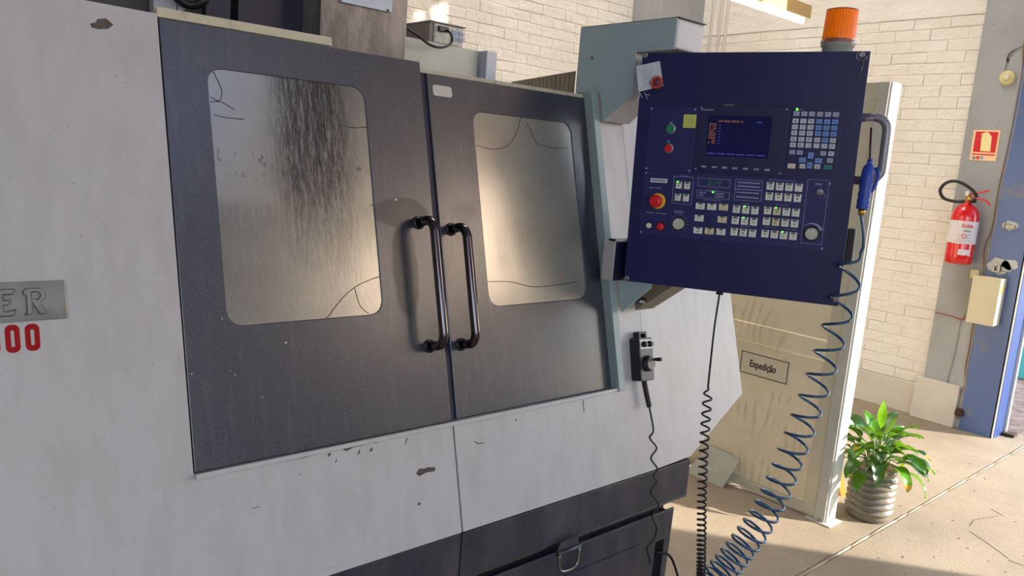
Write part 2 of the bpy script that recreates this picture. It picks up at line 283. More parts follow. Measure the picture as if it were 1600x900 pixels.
# ------------------------------------------------------------------ geometry builder
class G:
    def __init__(s): s.v, s.f, s.sm, s.mi = [], [], [], []
    def add(s, vs, fs, smooth=False, mi=0):
        o = len(s.v); s.v += [tuple(v) for v in vs]; s.f += [tuple(i + o for i in f) for f in fs]; s.sm += [smooth] * len(fs); s.mi += [mi] * len(fs); return s
    def box(s, lo, hi, mx=None, mi=0):
        (a, b, c), (d, e, f) = lo, hi
        vs = [(a, b, c), (d, b, c), (d, e, c), (a, e, c), (a, b, f), (d, b, f), (d, e, f), (a, e, f)]
        if mx: vs = [mx(Vector(v)) for v in vs]
        return s.add(vs, [(0, 3, 2, 1), (4, 5, 6, 7), (0, 1, 5, 4), (1, 2, 6, 5), (2, 3, 7, 6), (3, 0, 4, 7)], mi=mi)
    def prism(s, outer, fn, w0, w1, holes=()):
        bm = bmesh.new(); es = []
        for lp in [outer] + list(holes):
            vv = [bm.verts.new((p[0], p[1], 0)) for p in lp]
            es += [bm.edges.new((vv[i], vv[(i + 1) % len(vv)])) for i in range(len(vv))]
        bmesh.ops.triangle_fill(bm, edges=es, use_beauty=True, use_dissolve=False)
        bm.verts.index_update(); base = [(v.co.x, v.co.y) for v in bm.verts]; n = len(base)
        tris = [[v.index for v in f.verts] for f in bm.faces]; fs = []
        for tr in tris:
            a, b, c = [base[i] for i in tr]
            if (b[0] - a[0]) * (c[1] - a[1]) - (b[1] - a[1]) * (c[0] - a[0]) < 0: tr = tr[::-1]
            fs.append([i + n for i in tr]); fs.append(tr[::-1])
        for e in bm.edges:
            if len(e.link_faces) == 1:
                a, b = e.verts[0].index, e.verts[1].index
                lo = e.link_faces[0]; vs = [v.index for v in lo.verts]
                p = [base[i] for i in vs]
                if (p[1][0] - p[0][0]) * (p[2][1] - p[0][1]) - (p[1][1] - p[0][1]) * (p[2][0] - p[0][0]) < 0: vs = vs[::-1]
                k = vs.index(a)
                if vs[(k + 1) % 3] != b: a, b = b, a
                fs.append([a, b, b + n, a + n])
        bm.free()
        return s.add([fn(x, y, w0) for x, y in base] + [fn(x, y, w1) for x, y in base], fs)
    def tube(s, pts, r, seg=8, cap=True, closed=False):
        pts = [Vector(p) for p in pts]; n = len(pts); rs = r if isinstance(r, (list, tuple)) else [r] * n
        up = None; vs = []
        for i, p in enumerate(pts):
            a = pts[i - 1] if (i > 0 or closed) else pts[0]; b = pts[(i + 1) % n] if (i < n - 1 or closed) else pts[-1]
            tg = (b - a).normalized()
            if up is None: up = tg.orthogonal().normalized()
            up = (up - tg * up.dot(tg)); up = up.normalized() if up.length > 1e-6 else tg.orthogonal().normalized()
            sd_ = tg.cross(up)
            for k in range(seg):
                an = 2 * PI * k / seg; vs.append(p + (up * math.cos(an) + sd_ * math.sin(an)) * rs[i])
        fs = []
        for i in range(n if closed else n - 1):
            j = (i + 1) % n
            for k in range(seg): fs.append((i * seg + k, i * seg + (k + 1) % seg, j * seg + (k + 1) % seg, j * seg + k))
        if cap and not closed: fs += [tuple(range(seg))[::-1], tuple((n - 1) * seg + k for k in range(seg))]
        return s.add(vs, fs, True)
    def lathe(s, prof, mx=None, seg=24, smooth=True, rfun=None, mi=0):
        vs, fs = [], []
        for r, z in prof:
            for k in range(seg):
                an = 2 * PI * k / seg; rr = r if rfun is None else rfun(r, z, an); v = Vector((rr * math.cos(an), rr * math.sin(an), z)); vs.append(mx(v) if mx else v)
        for i in range(len(prof) - 1):
            for k in range(seg): fs.append((i * seg + k, i * seg + (k + 1) % seg, (i + 1) * seg + (k + 1) % seg, (i + 1) * seg + k))
        s.add(vs, fs, smooth, mi)
        n = len(prof)
        s.add(vs[:seg], [tuple(range(seg))[::-1]], False, mi); s.add(vs[(n - 1) * seg:], [tuple(range(seg))], False, mi); return s
    def text(s, txt, size, fn, w0, w1, bold=0.0, sx=1.0, shear=0.0):
        cu = bpy.data.curves.new('t', 'FONT'); cu.body = txt; cu.size = size; cu.offset = bold; cu.extrude = 0.5; cu.shear = shear; cu.resolution_u = 3
        ob = bpy.data.objects.new('t', cu); COL.objects.link(ob); me = bpy.data.meshes.new_from_object(ob.evaluated_get(bpy.context.evaluated_depsgraph_get()))
        vs = [fn(v.co.x * sx, v.co.y, w1 if v.co.z > 0 else w0) for v in me.vertices]; fs = [tuple(p.vertices) for p in me.polygons]
        s.add(vs, fs); bpy.data.objects.remove(ob); bpy.data.curves.remove(cu); bpy.data.meshes.remove(me); return s
    def build(s, name, mats, parent=None, world=False, bevel=0.0, kind=None, label=None, bseg=2):
        me = bpy.data.meshes.new(name); vs = s.v
        if parent is not None and not world:
            pass
        if parent is not None and world:
            inv = wm(parent).inverted(); vs = [tuple(inv @ Vector(v)) for v in vs]
        me.from_pydata([tuple(v) for v in vs], [], s.f)
        mats = mats if isinstance(mats, (list, tuple)) else [mats]
        for m in mats: me.materials.append(m)
        me.polygons.foreach_set('use_smooth', s.sm); me.polygons.foreach_set('material_index', s.mi); me.update()
        o = bpy.data.objects.new(name, me); COL.objects.link(o)
        if parent is not None: o.parent = parent
        if bevel > 0:
            b = o.modifiers.new('bevel', 'BEVEL'); b.width = bevel; b.segments = bseg; b.limit_method = 'ANGLE'; b.angle_limit = math.radians(40)
        if kind: o['kind'] = kind
        if label: o['label'] = label
        return o
def wm(o):
    m = o.matrix_basis.copy(); p = o.parent
    while p: m = p.matrix_basis @ m; p = p.parent
    return m
def tag(o, label, cat, group=None):
    o['label'] = label; o['category'] = cat
    if group: o['group'] = group
    return o
def thing(name, label, cat, loc=(0, 0, 0), mat=None, group=None):
    o = bpy.data.objects.new(name, None); COL.objects.link(o); o.empty_display_size = 0.1
    if mat is not None: o.matrix_basis = mat
    else: o.location = loc
    return tag(o, label, cat, group)
def struct(o): o['kind'] = 'structure'; return o
def XYZ(x, y, w): return Vector((x, y, w))
def YZ(X, sgn=-1):            # wall plane facing -X : (y, z, out)
    return lambda y, z, w: Vector((X + sgn * w, y, z))
def rrect(x0, y0, x1, y1, r, n=6):
    out = []
    for cx, cy, a0 in ((x1 - r, y0 + r, -90), (x1 - r, y1 - r, 0), (x0 + r, y1 - r, 90), (x0 + r, y0 + r, 180)):
        for k in range(n + 1):
            a = math.radians(a0 + 90 * k / n); out.append((cx + r * math.cos(a), cy + r * math.sin(a)))
    return out
def rect(x0, y0, x1, y1): return [(x0, y0), (x1, y0), (x1, y1), (x0, y1)]
def smooth_path(pts, n=8):
    pts = [Vector(p) for p in pts]; out = []
    for i in range(len(pts) - 1):
        p0 = pts[max(i - 1, 0)]; p1, p2 = pts[i], pts[i + 1]; p3 = pts[min(i + 2, len(pts) - 1)]
        for k in range(n):
            t = k / n; out.append(0.5 * ((2 * p1) + (p2 - p0) * t + (2 * p0 - 5 * p1 + 4 * p2 - p3) * t * t + (3 * p1 - p0 - 3 * p2 + p3) * t ** 3))
    out.append(pts[-1]); return out
def coil(axis, r0, r1, pitch_fn, step=14, phase=0.0):
    """helix round a smooth axis path; pitch_fn(s in 0..1) metres per turn"""
    ax = smooth_path(axis, 24); L = [0]
    for i in range(1, len(ax)): L.append(L[-1] + (ax[i] - ax[i - 1]).length)
    tot = L[-1]; s = 0; th = phase; out = []; i = 0
    side = Vector((0.74, -0.66, 0)).normalized()
    while s < tot:
        while i < len(L) - 2 and L[i + 1] < s: i += 1
        t = (s - L[i]) / max(1e-9, L[i + 1] - L[i]); p = ax[i].lerp(ax[i + 1], t); tg = (ax[i + 1] - ax[i]).normalized()
        u = (side - tg * side.dot(tg)).normalized(); w = tg.cross(u)
        f = s / tot; fade = min(1, s / (tot * 0.03)); r = (r0 + (r1 - r0) * f) * fade
        out.append(p + (u * math.cos(th) + w * math.sin(th)) * r)
        th += 2 * PI / step; s += pitch_fn(f) / step
    return out

# ------------------------------------------------------------------ SETTING
RW, BW = 5.8, 4.6            # inner faces of right and back wall
g = G(); g.box((-5, 1.379, -0.12), (RW + 0.25, BW, 0)); struct(g.build('floor', M['floor']))
fl = bpy.data.objects['floor']
g = G(); g.box((-5, -9, -0.12), (RW + 0.25, 1.355, 0)); g.build('floor_slab', M['floor'], fl)
g = G(); g.box((-5, 1.355, -0.12), (RW + 0.25, 1.379, -0.006))
g.build('floor_joint', M['mortar_bead'], fl)
bd = G()
x = 2.4
while x < RW:
    L = random.uniform(0.12, 0.4); yy = 1.367 + random.uniform(-0.002, 0.002)
    bd.tube([(x - 0.02, yy, -0.0045), (x + L * 0.5, yy + random.uniform(-0.002, 0.002), -0.0035), (x + L, yy, -0.0045)], 0.0058, 6); x += L
b = bd.build('joint_mortar', M['mortar_bead'], fl); b['kind'] = 'stuff'
# crack lines and chips on the near slab
ck = G()
for pts in ([(1515, 822), (1522, 812), (1560, 806)], [(1515, 830), (1545, 850), (1575, 872)], [(1575, 875), (1600, 884)], [(1548, 795), (1568, 806)]):
    ck.tube([on_floor(*p, 0.001) for p in pts], 0.0008, 5)
for i in range(30):
    p = on_floor(random.uniform(1340, 1600), random.uniform(720, 900), 0.0)
    ck.tube([p, p + Vector((random.uniform(-.012, .012), random.uniform(-.012, .012), 0.001))], 0.0018, 4)
o = ck.build('floor_debris', M['rust'], fl); o['kind'] = 'stuff'
# ground outside
g = G(); g.box((RW + 0.25, -14, -0.16), (40, 20, -0.02)); struct(g.build('ground', M['gravel']))
# back wall with bricks
def brick_mesh(l, d, h, name):
    c = 0.006; r0, r1, r2, r3 = [random.uniform(0.1, 1.5) for _ in range(4)]; vs = []
    for yy, e in ((0, 0), (d - c * 0.6, 0), (d, c)):
        q = e * 0.3; vs += [(-l / 2 + q, -yy, -h / 2 + e * r0), (l / 2 - q, -yy, -h / 2 + e * r1), (l / 2 - q, -yy, h / 2 - e * r2), (-l / 2 + q, -yy, h / 2 - e * r3)]
    fs = []
    for k in (0, 4):
        for i in range(4): fs.append((k + i, k + (i + 1) % 4, k + 4 + (i + 1) % 4, k + 4 + i))
    fs.append((8, 9, 10, 11)); me = bpy.data.meshes.new(name); me.from_pydata(vs, [], fs); me.materials.append(M['brick']); me.update(); return me
CH, BLEN = 0.0775, 0.245
brick_meshes = [brick_mesh(BLEN - j, 0.008, CH - k, 'brick') for j in (0.0, 0.0, 0.001, 0.002) for k in (0.0, 0.0, 0.001, 0.002, 0.005)]
def lay(wall, fn_place, a0, a1, z0, z1, is_single, cap=296):
    singles, rest = [], []
    r = 0; z = z0 + CH / 2
    while z < z1:
        a = a0 - (BLEN / 2 if r % 2 else 0) + BLEN / 2
        while a - BLEN / 2 < a1:
            lo, hi = max(a - BLEN / 2, a0), min(a + BLEN / 2, a1)
            if hi - lo > 0.03: (singles if is_single((lo + hi) / 2, z) else rest).append(((lo + hi) / 2, z, (hi - lo) / BLEN))
            a += BLEN
        z += CH; r += 1
    random.shuffle(rest)
    extra = singles[cap:]; singles = singles[:cap]
    for a, z, s in singles:
        o = bpy.data.objects.new('brick', random.choice(brick_meshes)); COL.objects.link(o); o.parent = wall
        o.matrix_basis = fn_place(a, z, random.uniform(-0.002, 0.002)) @ Matrix.Rotation(random.uniform(-0.008, 0.008), 4, 'Y') @ Matrix.Diagonal((s, 1, 1, 1))
    gg = G()
    for a, z, s in rest + extra:
        me = random.choice(brick_meshes); mx = fn_place(a, z, random.uniform(-0.002, 0.002)) @ Matrix.Diagonal((s, 1, 1, 1))
        gg.add([mx @ v.co for v in me.vertices], [tuple(p.vertices) for p in me.polygons])
    if gg.v: gg.build('brickwork', M['brick'], wall, kind='stuff')
ROOF = 6.0
g = G(); g.box((-5, BW, 0), (RW + 0.25, BW + 0.2, ROOF)); wall_back = struct(g.build('wall_back', M['mortar']))
lay(wall_back, lambda a, z, d: Matrix.Translation((a, BW + d, z)), 0.6, 5.18, 0.0, 3.7, lambda a, z: 2.85 < a < 5.2 and 1.95 < z < 3.3)
# right wall : masonry from the corner to the gate jamb, gate opening, then wall with a high daylight band
def sun_back(px_, py_):
    p = on_y(px_, py_, BW - 0.01); d = Vector((SUN_DIR[0] * math.cos(SUN_EL), SUN_DIR[1] * math.cos(SUN_EL), math.sin(SUN_EL))); q = p + d * ((RW - p.x) / d.x); return (q.y, q.z)
g = G(); g.box((RW, 1.545, 0), (RW + 0.2, BW, ROOF))
vents = [[sun_back(*q) for q in ((676, 34), (674, 14), (698, 2), (697, 36))], [sun_back(*q) for q in ((644, 30), (648, 21), (661, 17), (662, 31))]]
g.prism(rect(-2.12, 3.6, 1.545, ROOF), YZ(RW, 1), 0, 0.012, vents); lw = G(); lw.box((RW, -9, 0), (RW + 0.2, -2.12, 2.8))
g.box((RW, -9, 4.1), (RW + 0.2, -2.12, ROOF)); g.box((RW, -2.4, 2.8), (RW + 0.2, -2.12, 4.1))
wall_right = struct(g.build('wall_right', M['mortar'])); lw.build('lower_wall', M['bluegrey_wall'], wall_right)
lay(wall_right, lambda a, z, d: Matrix.Translation((RW + d, a, z)) @ Matrix.Rotation(-PI / 2, 4, 'Z'), 2.0, 4.3, 0.2325, 2.78, lambda a, z: not (a > 2.75 and z < 2.0) and not (a > 2.3 and z < 0.95))
g = G(); g.box((RW - 0.012, 2.0, 2.79), (RW, 4.3, ROOF)); struct(g.build('trim_1', M['brick']))
g = G(); g.box((RW - 0.022, 2.0, 0), (RW, 4.3, 0.232)); struct(g.build('baseboard_right', M['plinth'], bevel=0.004))
# corner pillar
g = G(); g.box((5.2, 4.3, 0), (RW, BW, ROOF)); struct(g.build('trim_2', M['render'], bevel=0.01))
# gate column
g = G(); g.prism(rect(1.545, 0, 2.03, ROOF), YZ(RW), 0, 0.05); colm = struct(g.build('trim_3', M['render'], bevel=0.008))
g = G(); g.box((5.715, 1.78, 0), (RW, 2.07, 0.30)); g.build('column_foot', M['plinth'], colm, bevel=0.008)
# blue steel jamb of the gate: channel section
jamb = struct(G().prism(rect(1.548, 0.0, 1.752, 3.6), YZ(5.75), 0, 0.008).build('door_1', M['gateblue']))
g = G(); g.box((5.742, 1.540, 0), (5.752, 1.556, 3.6)); g.build('jamb_edge', M['white_edge'], jamb)
g = G(); g.box((5.752, 1.536, 0), (5.935, 1.545, 3.6)); g.build('jamb_return', M['blue_dark'], jamb)
g = G(); g.box((5.935, 1.520, 0), (5.947, 1.545, 3.6)); g.box((5.955, 1.520, 0), (5.962, 1.545, 3.6)); g.build('guide_rail', M['white_edge'], jamb)
g = G(); g.box((5.90, 1.46, 0), (5.985, 1.545, 0.02)); g.build('rail_foot', M['rust'], jamb)
for yc, zc, r in ((1.66, 1.42, 0.045), (1.68, 1.15, 0.075), (1.62, 1.17, 0.05)):
    pts = [(yc + r * random.uniform(.8, 1.1) * math.cos(a * PI / 8), zc + r * 0.7 * random.uniform(.8, 1.15) * math.sin(a * PI / 8)) for a in range(16)]
    G().prism(pts, YZ(5.742), 0, 0.002).build('filler_patch', M['weld'], jamb)
g = G(); g.box((5.725, 1.63, 1.40), (5.742, 1.70, 1.425)); g.box((5.715, 1.685, 1.405), (5.742, 1.70, 1.435)); g.build('latch_bracket', M['steel'], jamb, bevel=0.002)
g = G(); g.box((5.72, 1.63, 1.105), (5.742, 1.70, 1.12)); g.box((5.71, 1.665, 1.11), (5.742, 1.68, 1.16)); g.box((5.72, 1.70, 1.105), (5.742, 1.715, 1.145)); g.build('lower_bracket', M['steel'], jamb, bevel=0.002)
# other walls and roof
g = G(); g.box((-5.2, -9, 0), (-5, BW, 1.8)); g.box((-5.2, -9, 4.8), (-5, BW, ROOF)); g.box((-5.2, -3.2, 1.8), (-5, BW, 4.8)); struct(g.build('wall_left', M['bluegrey_wall']))
fill_pan = struct(G().box((-5.12, -9, 1.8), (-5.10, -3.2, 4.8)).build('left_fill_panel', M['left_fill']))  # unseen glowing panel, added to brighten the machine's left and surfaces facing it
for k in range(7): G().box((-5.10, -9 + k * 0.96, 1.8), (-5.06, -8.94 + k * 0.96, 4.8)).build('mullion', M['darkgrey'], fill_pan)
g = G(); g.box((-5.2, -9.2, 4.2), (RW + .2, -9, ROOF)); g.box((1.6, -9.2, 0), (RW + .2, -9, 4.2)); struct(g.build('wall_front', M['bluegrey_wall']))
g = G()
g.box((-5.2, -9.2, ROOF), (1.3, 2.3, ROOF + 0.1)); g.box((3.9, -9.2, ROOF), (RW + 0.25, 2.3, ROOF + 0.1)); g.box((1.3, -3.8, ROOF), (3.9, 2.3, ROOF + 0.1)); g.box((-5.2, 4.3, ROOF), (RW + 0.25, BW + 0.2, ROOF + 0.1))
for x0, x1 in ((-5.2, 2.4), (5.0, RW + 0.25)): g.box((x0, 2.3, ROOF), (x1, 4.3, ROOF + 0.1))
ceil = struct(g.build('ceiling', M['roof']))
for x0, x1 in ((2.4, 5.0),): G().box((x0, 2.3, ROOF + 0.02), (x1, 4.3, ROOF + 0.05)).build('fill_sheet', M['roof_fill'], ceil)  # unseen glowing sheet, added to lift the back corner but spare the machine front
G().box((1.3, -9.2, ROOF + 0.02), (3.9, -3.8, ROOF + 0.05)).build('fill_sheet', M['blue_fill'], ceil)  # unseen bluish glow, added where the left door mirrors it; also cool fill
# high daylight band in the right wall
win = struct(G().box((RW + 0.06, -6.3, 2.8), (RW + 0.08, -2.4, 4.1)).build('window_1', M['fibreglass']))
for k in range(7):
    y0 = -6.3 + k * 3.9 / 6
    G().box((RW + 0.02, y0 - 0.03, 2.8), (RW + 0.06, y0 + 0.03, 4.1)).build('mullion', M['darkgrey'], win)
G().box((RW + 0.02, -6.3, 3.42), (RW + 0.06, -2.4, 3.48)).build('transom', M['darkgrey'], win)
g = G(); g.box((RW, -9, 2.8), (RW + 0.2, -6.3, 4.1)); g.build('wall_pier', M['brick'], wall_right)
# conduits near the corner
for i, yv in enumerate((4.20, 4.115, 4.05)):
    o = G().tube([(RW - 0.018, yv, 1.2), (RW - 0.018, yv, ROOF)], 0.013, 10).build('conduit', M['brick']); tag(o, ('white painted conduit on the corner wall, nearest the corner pillar', 'white painted conduit on the corner wall, middle one of three', 'white painted conduit on the corner wall, farthest from the pillar')[i], 'conduit', 'conduits by the corner pillar')

# ------------------------------------------------------------------ MACHINE
TH = math.radians(14.5)
def face(u, z, w):           # leaning front face: u along X, z height, w outwards
    return Vector((u, 1.55 + (z - 0.903) * math.tan(TH) - w * math.cos(TH), z + w * math.sin(TH)))
mach = thing('machining_centre', 'large pale grey milling machine with two dark sliding doors and clouded windows', 'machine', (0.6, 1.6, 0))
g = G()     # enclosure body behind the face
prof = [(1.497, 0.60), (1.80, 1.80), (2.15, 1.80), (2.15, 0.05), (1.60, 0.05), (1.50, 0.10), (1.50, 0.60)]
prof = [(1.51, 0.12), (2.15, 0.12), (2.15, 1.76), (1.808, 1.80), (1.60, 0.95), (1.51, 0.62)]
n = len(prof); X0, X1 = -0.9, 1.85
g.add([(X0, y, z) for y, z in prof] + [(X1, y, z) for y, z in prof], [tuple(range(n))[::-1], tuple(range(n, 2 * n))] + [(i, (i + 1) % n, n + (i + 1) % n, n + i) for i in range(n)])
g.build('enclosure', M['darkgrey'], mach, world=True)
SK = 0.006
# left and lower front sheet (one L shaped sheet)
G().prism([(-0.95, 0.622), (1.188, 0.622), (1.188, 0.904), (0.522, 0.904), (0.522, 1.846), (-0.95, 1.872)], face, -0.012, SK).build('front_panel', M['white'], mach, True, bevel=0.0015)
G().prism([(1.193, 0.622), (1.99, 0.622), (1.99, 1.83), (1.857, 1.83), (1.857, 0.904), (1.193, 0.904)], face, -0.012, SK).build('front_panel', M['white'], mach, True, bevel=0.0015)
# wing sheet, turned back a few degrees
KA = math.tan(math.radians(3.0))
def wing(u, z, w):
    p = face(u, z, w); p.y += (u - 1.99) * KA; return p
G().prism([(1.9905, 0.622), (2.20, 0.622), (2.585, 0.778), (2.57, 1.15), (2.50, 1.55), (2.36, 1.83), (1.9905, 1.83)], wing, -0.03, SK).build('wing_panel', M['white'], mach, True, bevel=0.0015)
G().box((1.86, 1.83, 0.7), (2.35, 2.15, 1.75)).build('side_housing', M['greengrey'], mach, True, bevel=0.004)
# doors
def door(x0, x1, z0, z1, win_r, w, pane, handle_x, hz0, hz1, cracks):
    d = G().prism(rect(x0, z0, x1, z1), face, w - 0.014, w, [rrect(*win_r, 0.035)]).build('door', M['door'], mach, True, bevel=0.002)
    x0w, z0w, x1w, z1w = win_r
    G().prism(rrect(x0w - .01, z0w - .01, x1w + .01, z1w + .01, 0.04), face, w - 0.010, w - 0.003).build('door_window', pane, d, True)
    for i, pts in enumerate(cracks):
        G().tube([face(a, b_, w - 0.0028) for a, b_ in smooth_path([(a, b_, 0) for a, b_ in pts], 5) and [(q.x, q.y) for q in smooth_path([(a, b_, 0) for a, b_ in pts], 5)]], 0.0011, 5).build('window_crack', M['crack'], d, True)
    so = 0.07; r = 0.024; pts = []
    P = lambda u, z, ww: face(u, z, w + ww)
    pts.append(P(handle_x, hz1, 0.0)); pts.append(P(handle_x, hz1, so - r * 1.3))
    for k in range(1, 6): a = k / 6 * PI / 2; pts.append(P(handle_x, hz1 - r * 1.3 * (1 - math.cos(a)), so - r * 1.3 * (1 - math.sin(a))))
    pts.append(P(handle_x, hz1 - r * 1.3, so)); pts.append(P(handle_x, hz0 + r * 1.3, so))
    for k in range(1, 6): a = k / 6 * PI / 2; pts.append(P(handle_x, hz0 + r * 1.3 * (1 - math.sin(a)), so - r * 1.3 * (1 - math.cos(a))))
    pts.append(P(handle_x, hz0, so - r * 1.3)); pts.append(P(handle_x, hz0, 0.0))
    h = G().tube(pts, 0.0125, 14).build('handle', M['chrome'], d, True)
    for zz in (hz0, hz1): G().tube([P(handle_x, zz, 0.0), P(handle_x, zz, 0.004)], 0.018, 14).build('handle_collar', M['black'], d, True)
    return d
def fpt(x, y, w=0.0):      # sighting onto the leaning face -> (u, z)
    P0 = np.array(face(0, .903, w)); nn = np.array([0, -math.cos(TH), math.sin(TH)]); r = ray(x, y); q = EYE + r * (((P0 - EYE) @ nn) / (r @ nn)); return (q[0], q[2])
d1 = door(0.5245, 1.186, 0.907, 1.838, (0.618, 1.196, 1.008, 1.748), 0.006, M['pane1'], 1.137, 1.104, 1.418,
    [[fpt(330, 108), fpt(345, 140), fpt(342, 158), fpt(328, 152)], [fpt(328, 160), fpt(345, 160), fpt(365, 172)], [fpt(334, 180), fpt(350, 184), fpt(380, 187)],
     [fpt(535, 196), fpt(550, 200), fpt(573, 199)], [fpt(510, 497), fpt(535, 465), fpt(560, 445), fpt(592, 432)], [fpt(553, 450), fpt(562, 478), fpt(575, 490)], [fpt(577, 322), fpt(583, 319)]])
d2 = door(1.2115, 1.827, 0.907, 1.815, (1.360, 1.190, 1.753, 1.728), -0.004, M['pane2'], 1.247, 1.098, 1.402,
    [[fpt(747, 226), fpt(770, 232), fpt(795, 227), fpt(810, 205), fpt(816, 182)], [fpt(760, 440), fpt(800, 440), fpt(840, 448), fpt(905, 440)], [fpt(825, 190), fpt(835, 210), fpt(843, 228)], [fpt(890, 230), fpt(868, 231), fpt(845, 225)]])
G().prism(rect(1.187, 0.905, 1.2115, 1.816), face, -0.02, -0.010).build('door_gap_seal', M['door_edge'], mach, True)
G().prism(rrect(1.228, 1.757, 1.292, 1.786, 0.008), face, -0.004, -0.0030).build('sticker', M['sticker'], d2, True, label='blank pale grey sticker')
# frame strip at the right of the doors, sill and top rail
G().prism(rect(1.829, 0.895, 1.858, 1.832), face, -0.012, 0.028).build('frame_strip', M['greengrey2'], mach, True, bevel=0.002)
G().prism(rect(0.522, 0.896, 1.83, 0.9062), face, -0.01, 0.022).build('door_sill', M['white'], mach, True, bevel=0.001)
G().prism(rect(0.522, 1.841, 0.93, 1.862), face, -0.03, 0.004).build('top_rail', M['beige'], mach, True, bevel=0.002)
G().prism(rect(1.19, 1.817, 1.83, 1.828), face, -0.06, -0.012).build('door_track', M['beige'], mach, True)
# machine chips
def blob(px_pts): return [fpt(*p, 0.006) for p in px_pts]
for pl_ in ([(141, 38), (150, 36), (152, 31), (166, 30), (177, 40), (170, 46), (155, 47), (143, 44)],
            [(650, 741), (655, 733), (664, 733), (668, 731), (680, 731), (680, 737), (667, 739), (655, 745)], [(652, 789), (655, 785), (658, 788), (655, 791)],
            [(318, 741), (345, 735), (343, 742), (330, 741)], [(345, 737), (400, 727), (440, 718), (470, 711), (480, 712), (478, 716), (430, 723), (380, 733)],
            [(478, 711), (510, 705), (530, 700), (560, 693), (572, 691), (568, 697), (552, 700), (541, 706), (535, 703), (520, 704), (500, 708), (480, 715)],
            [(512, 712), (516, 708), (517, 711), (513, 715)], [(560, 706), (563, 703), (562, 709), (559, 712)], [(578, 703), (583, 700), (581, 706), (578, 707)], [(467, 741), (469, 741), (468, 744)],
            [(394, 795), (406, 792), (406, 793), (394, 796)], [(741, 690), (748, 693.5), (756, 692), (756, 693.5), (747, 695), (740.5, 691)], [(910.5, 626), (911.5, 626), (913, 645), (912, 645)], [(806, 655), (808, 656), (807, 658), (805, 657)], [(635, 686), (637, 685), (634, 695), (633, 695)], [(524, 722), (527, 717), (526, 722), (524, 725)], [(585, 692), (590, 690), (588, 694)]):
    G().prism(blob(pl_), face, 0.0055, 0.0066).build('paint_chip', M['chip'], mach, True)
# badge plate and model figures on the left panel
pc = face(0.243, 1.268, 0.006)
badge = G().prism(rect(-0.05, 1.236, 0.314, 1.307), face, 0.006, 0.011).build('name_plate', M['plate'], mach, True, bevel=0.002)
def letter(strokes, ox, oz, s, h, name='raised_letter'):
    for o_, hs in strokes:
        G().prism([(ox + a * s, oz + b_ * h) for a, b_ in o_], face, 0.011, 0.0165, [[(ox + a * s, oz + b_ * h) for a, b_ in q] for q in hs]).build(name, M['plate'], badge, True, bevel=0.0022, bseg=1)
Rl = [([(0, .9), (.12, 1), (.75, 1), (.95, .85), (.95, .6), (.72, .45), (.98, .08), (.9, 0), (.62, .02), (.38, .4), (.38, .05), (.2, 0), (.0, 0), (.12, .12), (.12, .75), (0, .75)], [[(.38, .58), (.6, .58), (.7, .68), (.7, .78), (.6, .84), (.38, .84)]])]
El = [([(0, .9), (.15, 1), (.95, 1), (.82, .78), (.42, .78), (.42, .6), (.75, .6), (.62, .40), (.42, .40), (.42, .2), (.75, .22), (.95, .3), (.8, 0), (.12, 0), (0, .1), (.14, .2), (.14, .8), (0, .8)], [])]
letter(Rl, 0.2415, 1.246, 0.039, 0.049); letter(El, 0.195, 1.246, 0.039, 0.049)
def zero(u0, u1, z0, z1):
    rr = (u1 - u0) * 0.42; G().prism(rrect(u0, z0, u1, z1, rr), face, 0.006, 0.0068, [rrect(u0 + .0088, z0 + .010, u1 - .0088, z1 - .010, 0.0028, 3)]).build('red_figure', M['red_ink'], mach, True, label='red figure 0')
u1 = fpt(64, 520); zt, zb = 1.2235, 1.1765
zero(0.242, 0.2655, 1.182, 1.2307); zero(0.2108, 0.2340, 1.1815, 1.2315); zero(0.1795, 0.2027, 1.181, 1.232)
# dark base with seam, drip edge
g = G(); g.box((-0.95, 1.477, 0.482), (1.1905, 1.50, 0.618)); g.build('base_panel', M['base'], mach, True, bevel=0.002)
g = G(); g.box((1.195, 1.477, 0.482), (2.195, 1.50, 0.616)); g.build('base_panel', M['base'], mach, True, bevel=0.002)
g = G(); g.box((-0.9, 1.50, 0.03), (2.10, 2.15, 0.60)); g.build('machine_base', M['base'], mach, True)
for xx in (-0.8, 0.6, 1.9): G().lathe([(0.04, 0), (0.04, 0.03)], lambda v, xx=xx: Vector((xx, 1.7, 0)) + v, 14).build('levelling_foot', M['steel'], mach, True)
g = G(); g.box((0.2, 1.474, 0.480), (2.19, 1.479, 0.486)); g.build('drip_edge', M['steel'], mach, True)
# C shaped bracket carrying the control panel: side plate + boxed arm
def side(X): return lambda y, z, w: Vector((X + w, y, z))
arm = [(1.475, 2.043), (1.868, 2.043), (1.868, 1.835), (1.757, 1.832), (1.733, 1.742), (1.62, 1.825), (1.62, 1.952), (1.475, 1.952)]
G().prism([(y, z) for y, z in arm][::-1], side(1.862), 0.0, 0.004).build('arm_side_plate', M['greengrey'], mach, True, bevel=0.002)
ao = G(); ao.box((1.866, 1.475, 1.955), (1.995, 1.868, 2.043)); ao.build('support_arm', M['white'], mach, True, bevel=0.006)
G().box((1.866, 1.47, 2.0435), (1.998, 1.87, 2.046)).build('arm_lid', M['darkgrey'], mach, True)
g = G(); g.prism([(1.625, 1.954), (1.625, 1.825), (1.735, 1.745), (1.868, 1.745), (1.868, 1.954)], side(1.866), 0, 0.129); g.build('arm_column', M['white'], mach, True, bevel=0.003)
G().prism([(1.575, 1.147), (1.468, 1.243), (1.468, 1.256), (1.60, 1.256)], side(1.862), 0, 0.004).build('lower_bracket_plate', M['greengrey'], mach, True)
g = G(); g.prism([(1.575, 1.147), (1.60, 1.256), (1.43, 1.256)], side(1.93), 0, 0.09); g.build('lower_bracket', M['brownsheet'], mach, True, bevel=0.002)
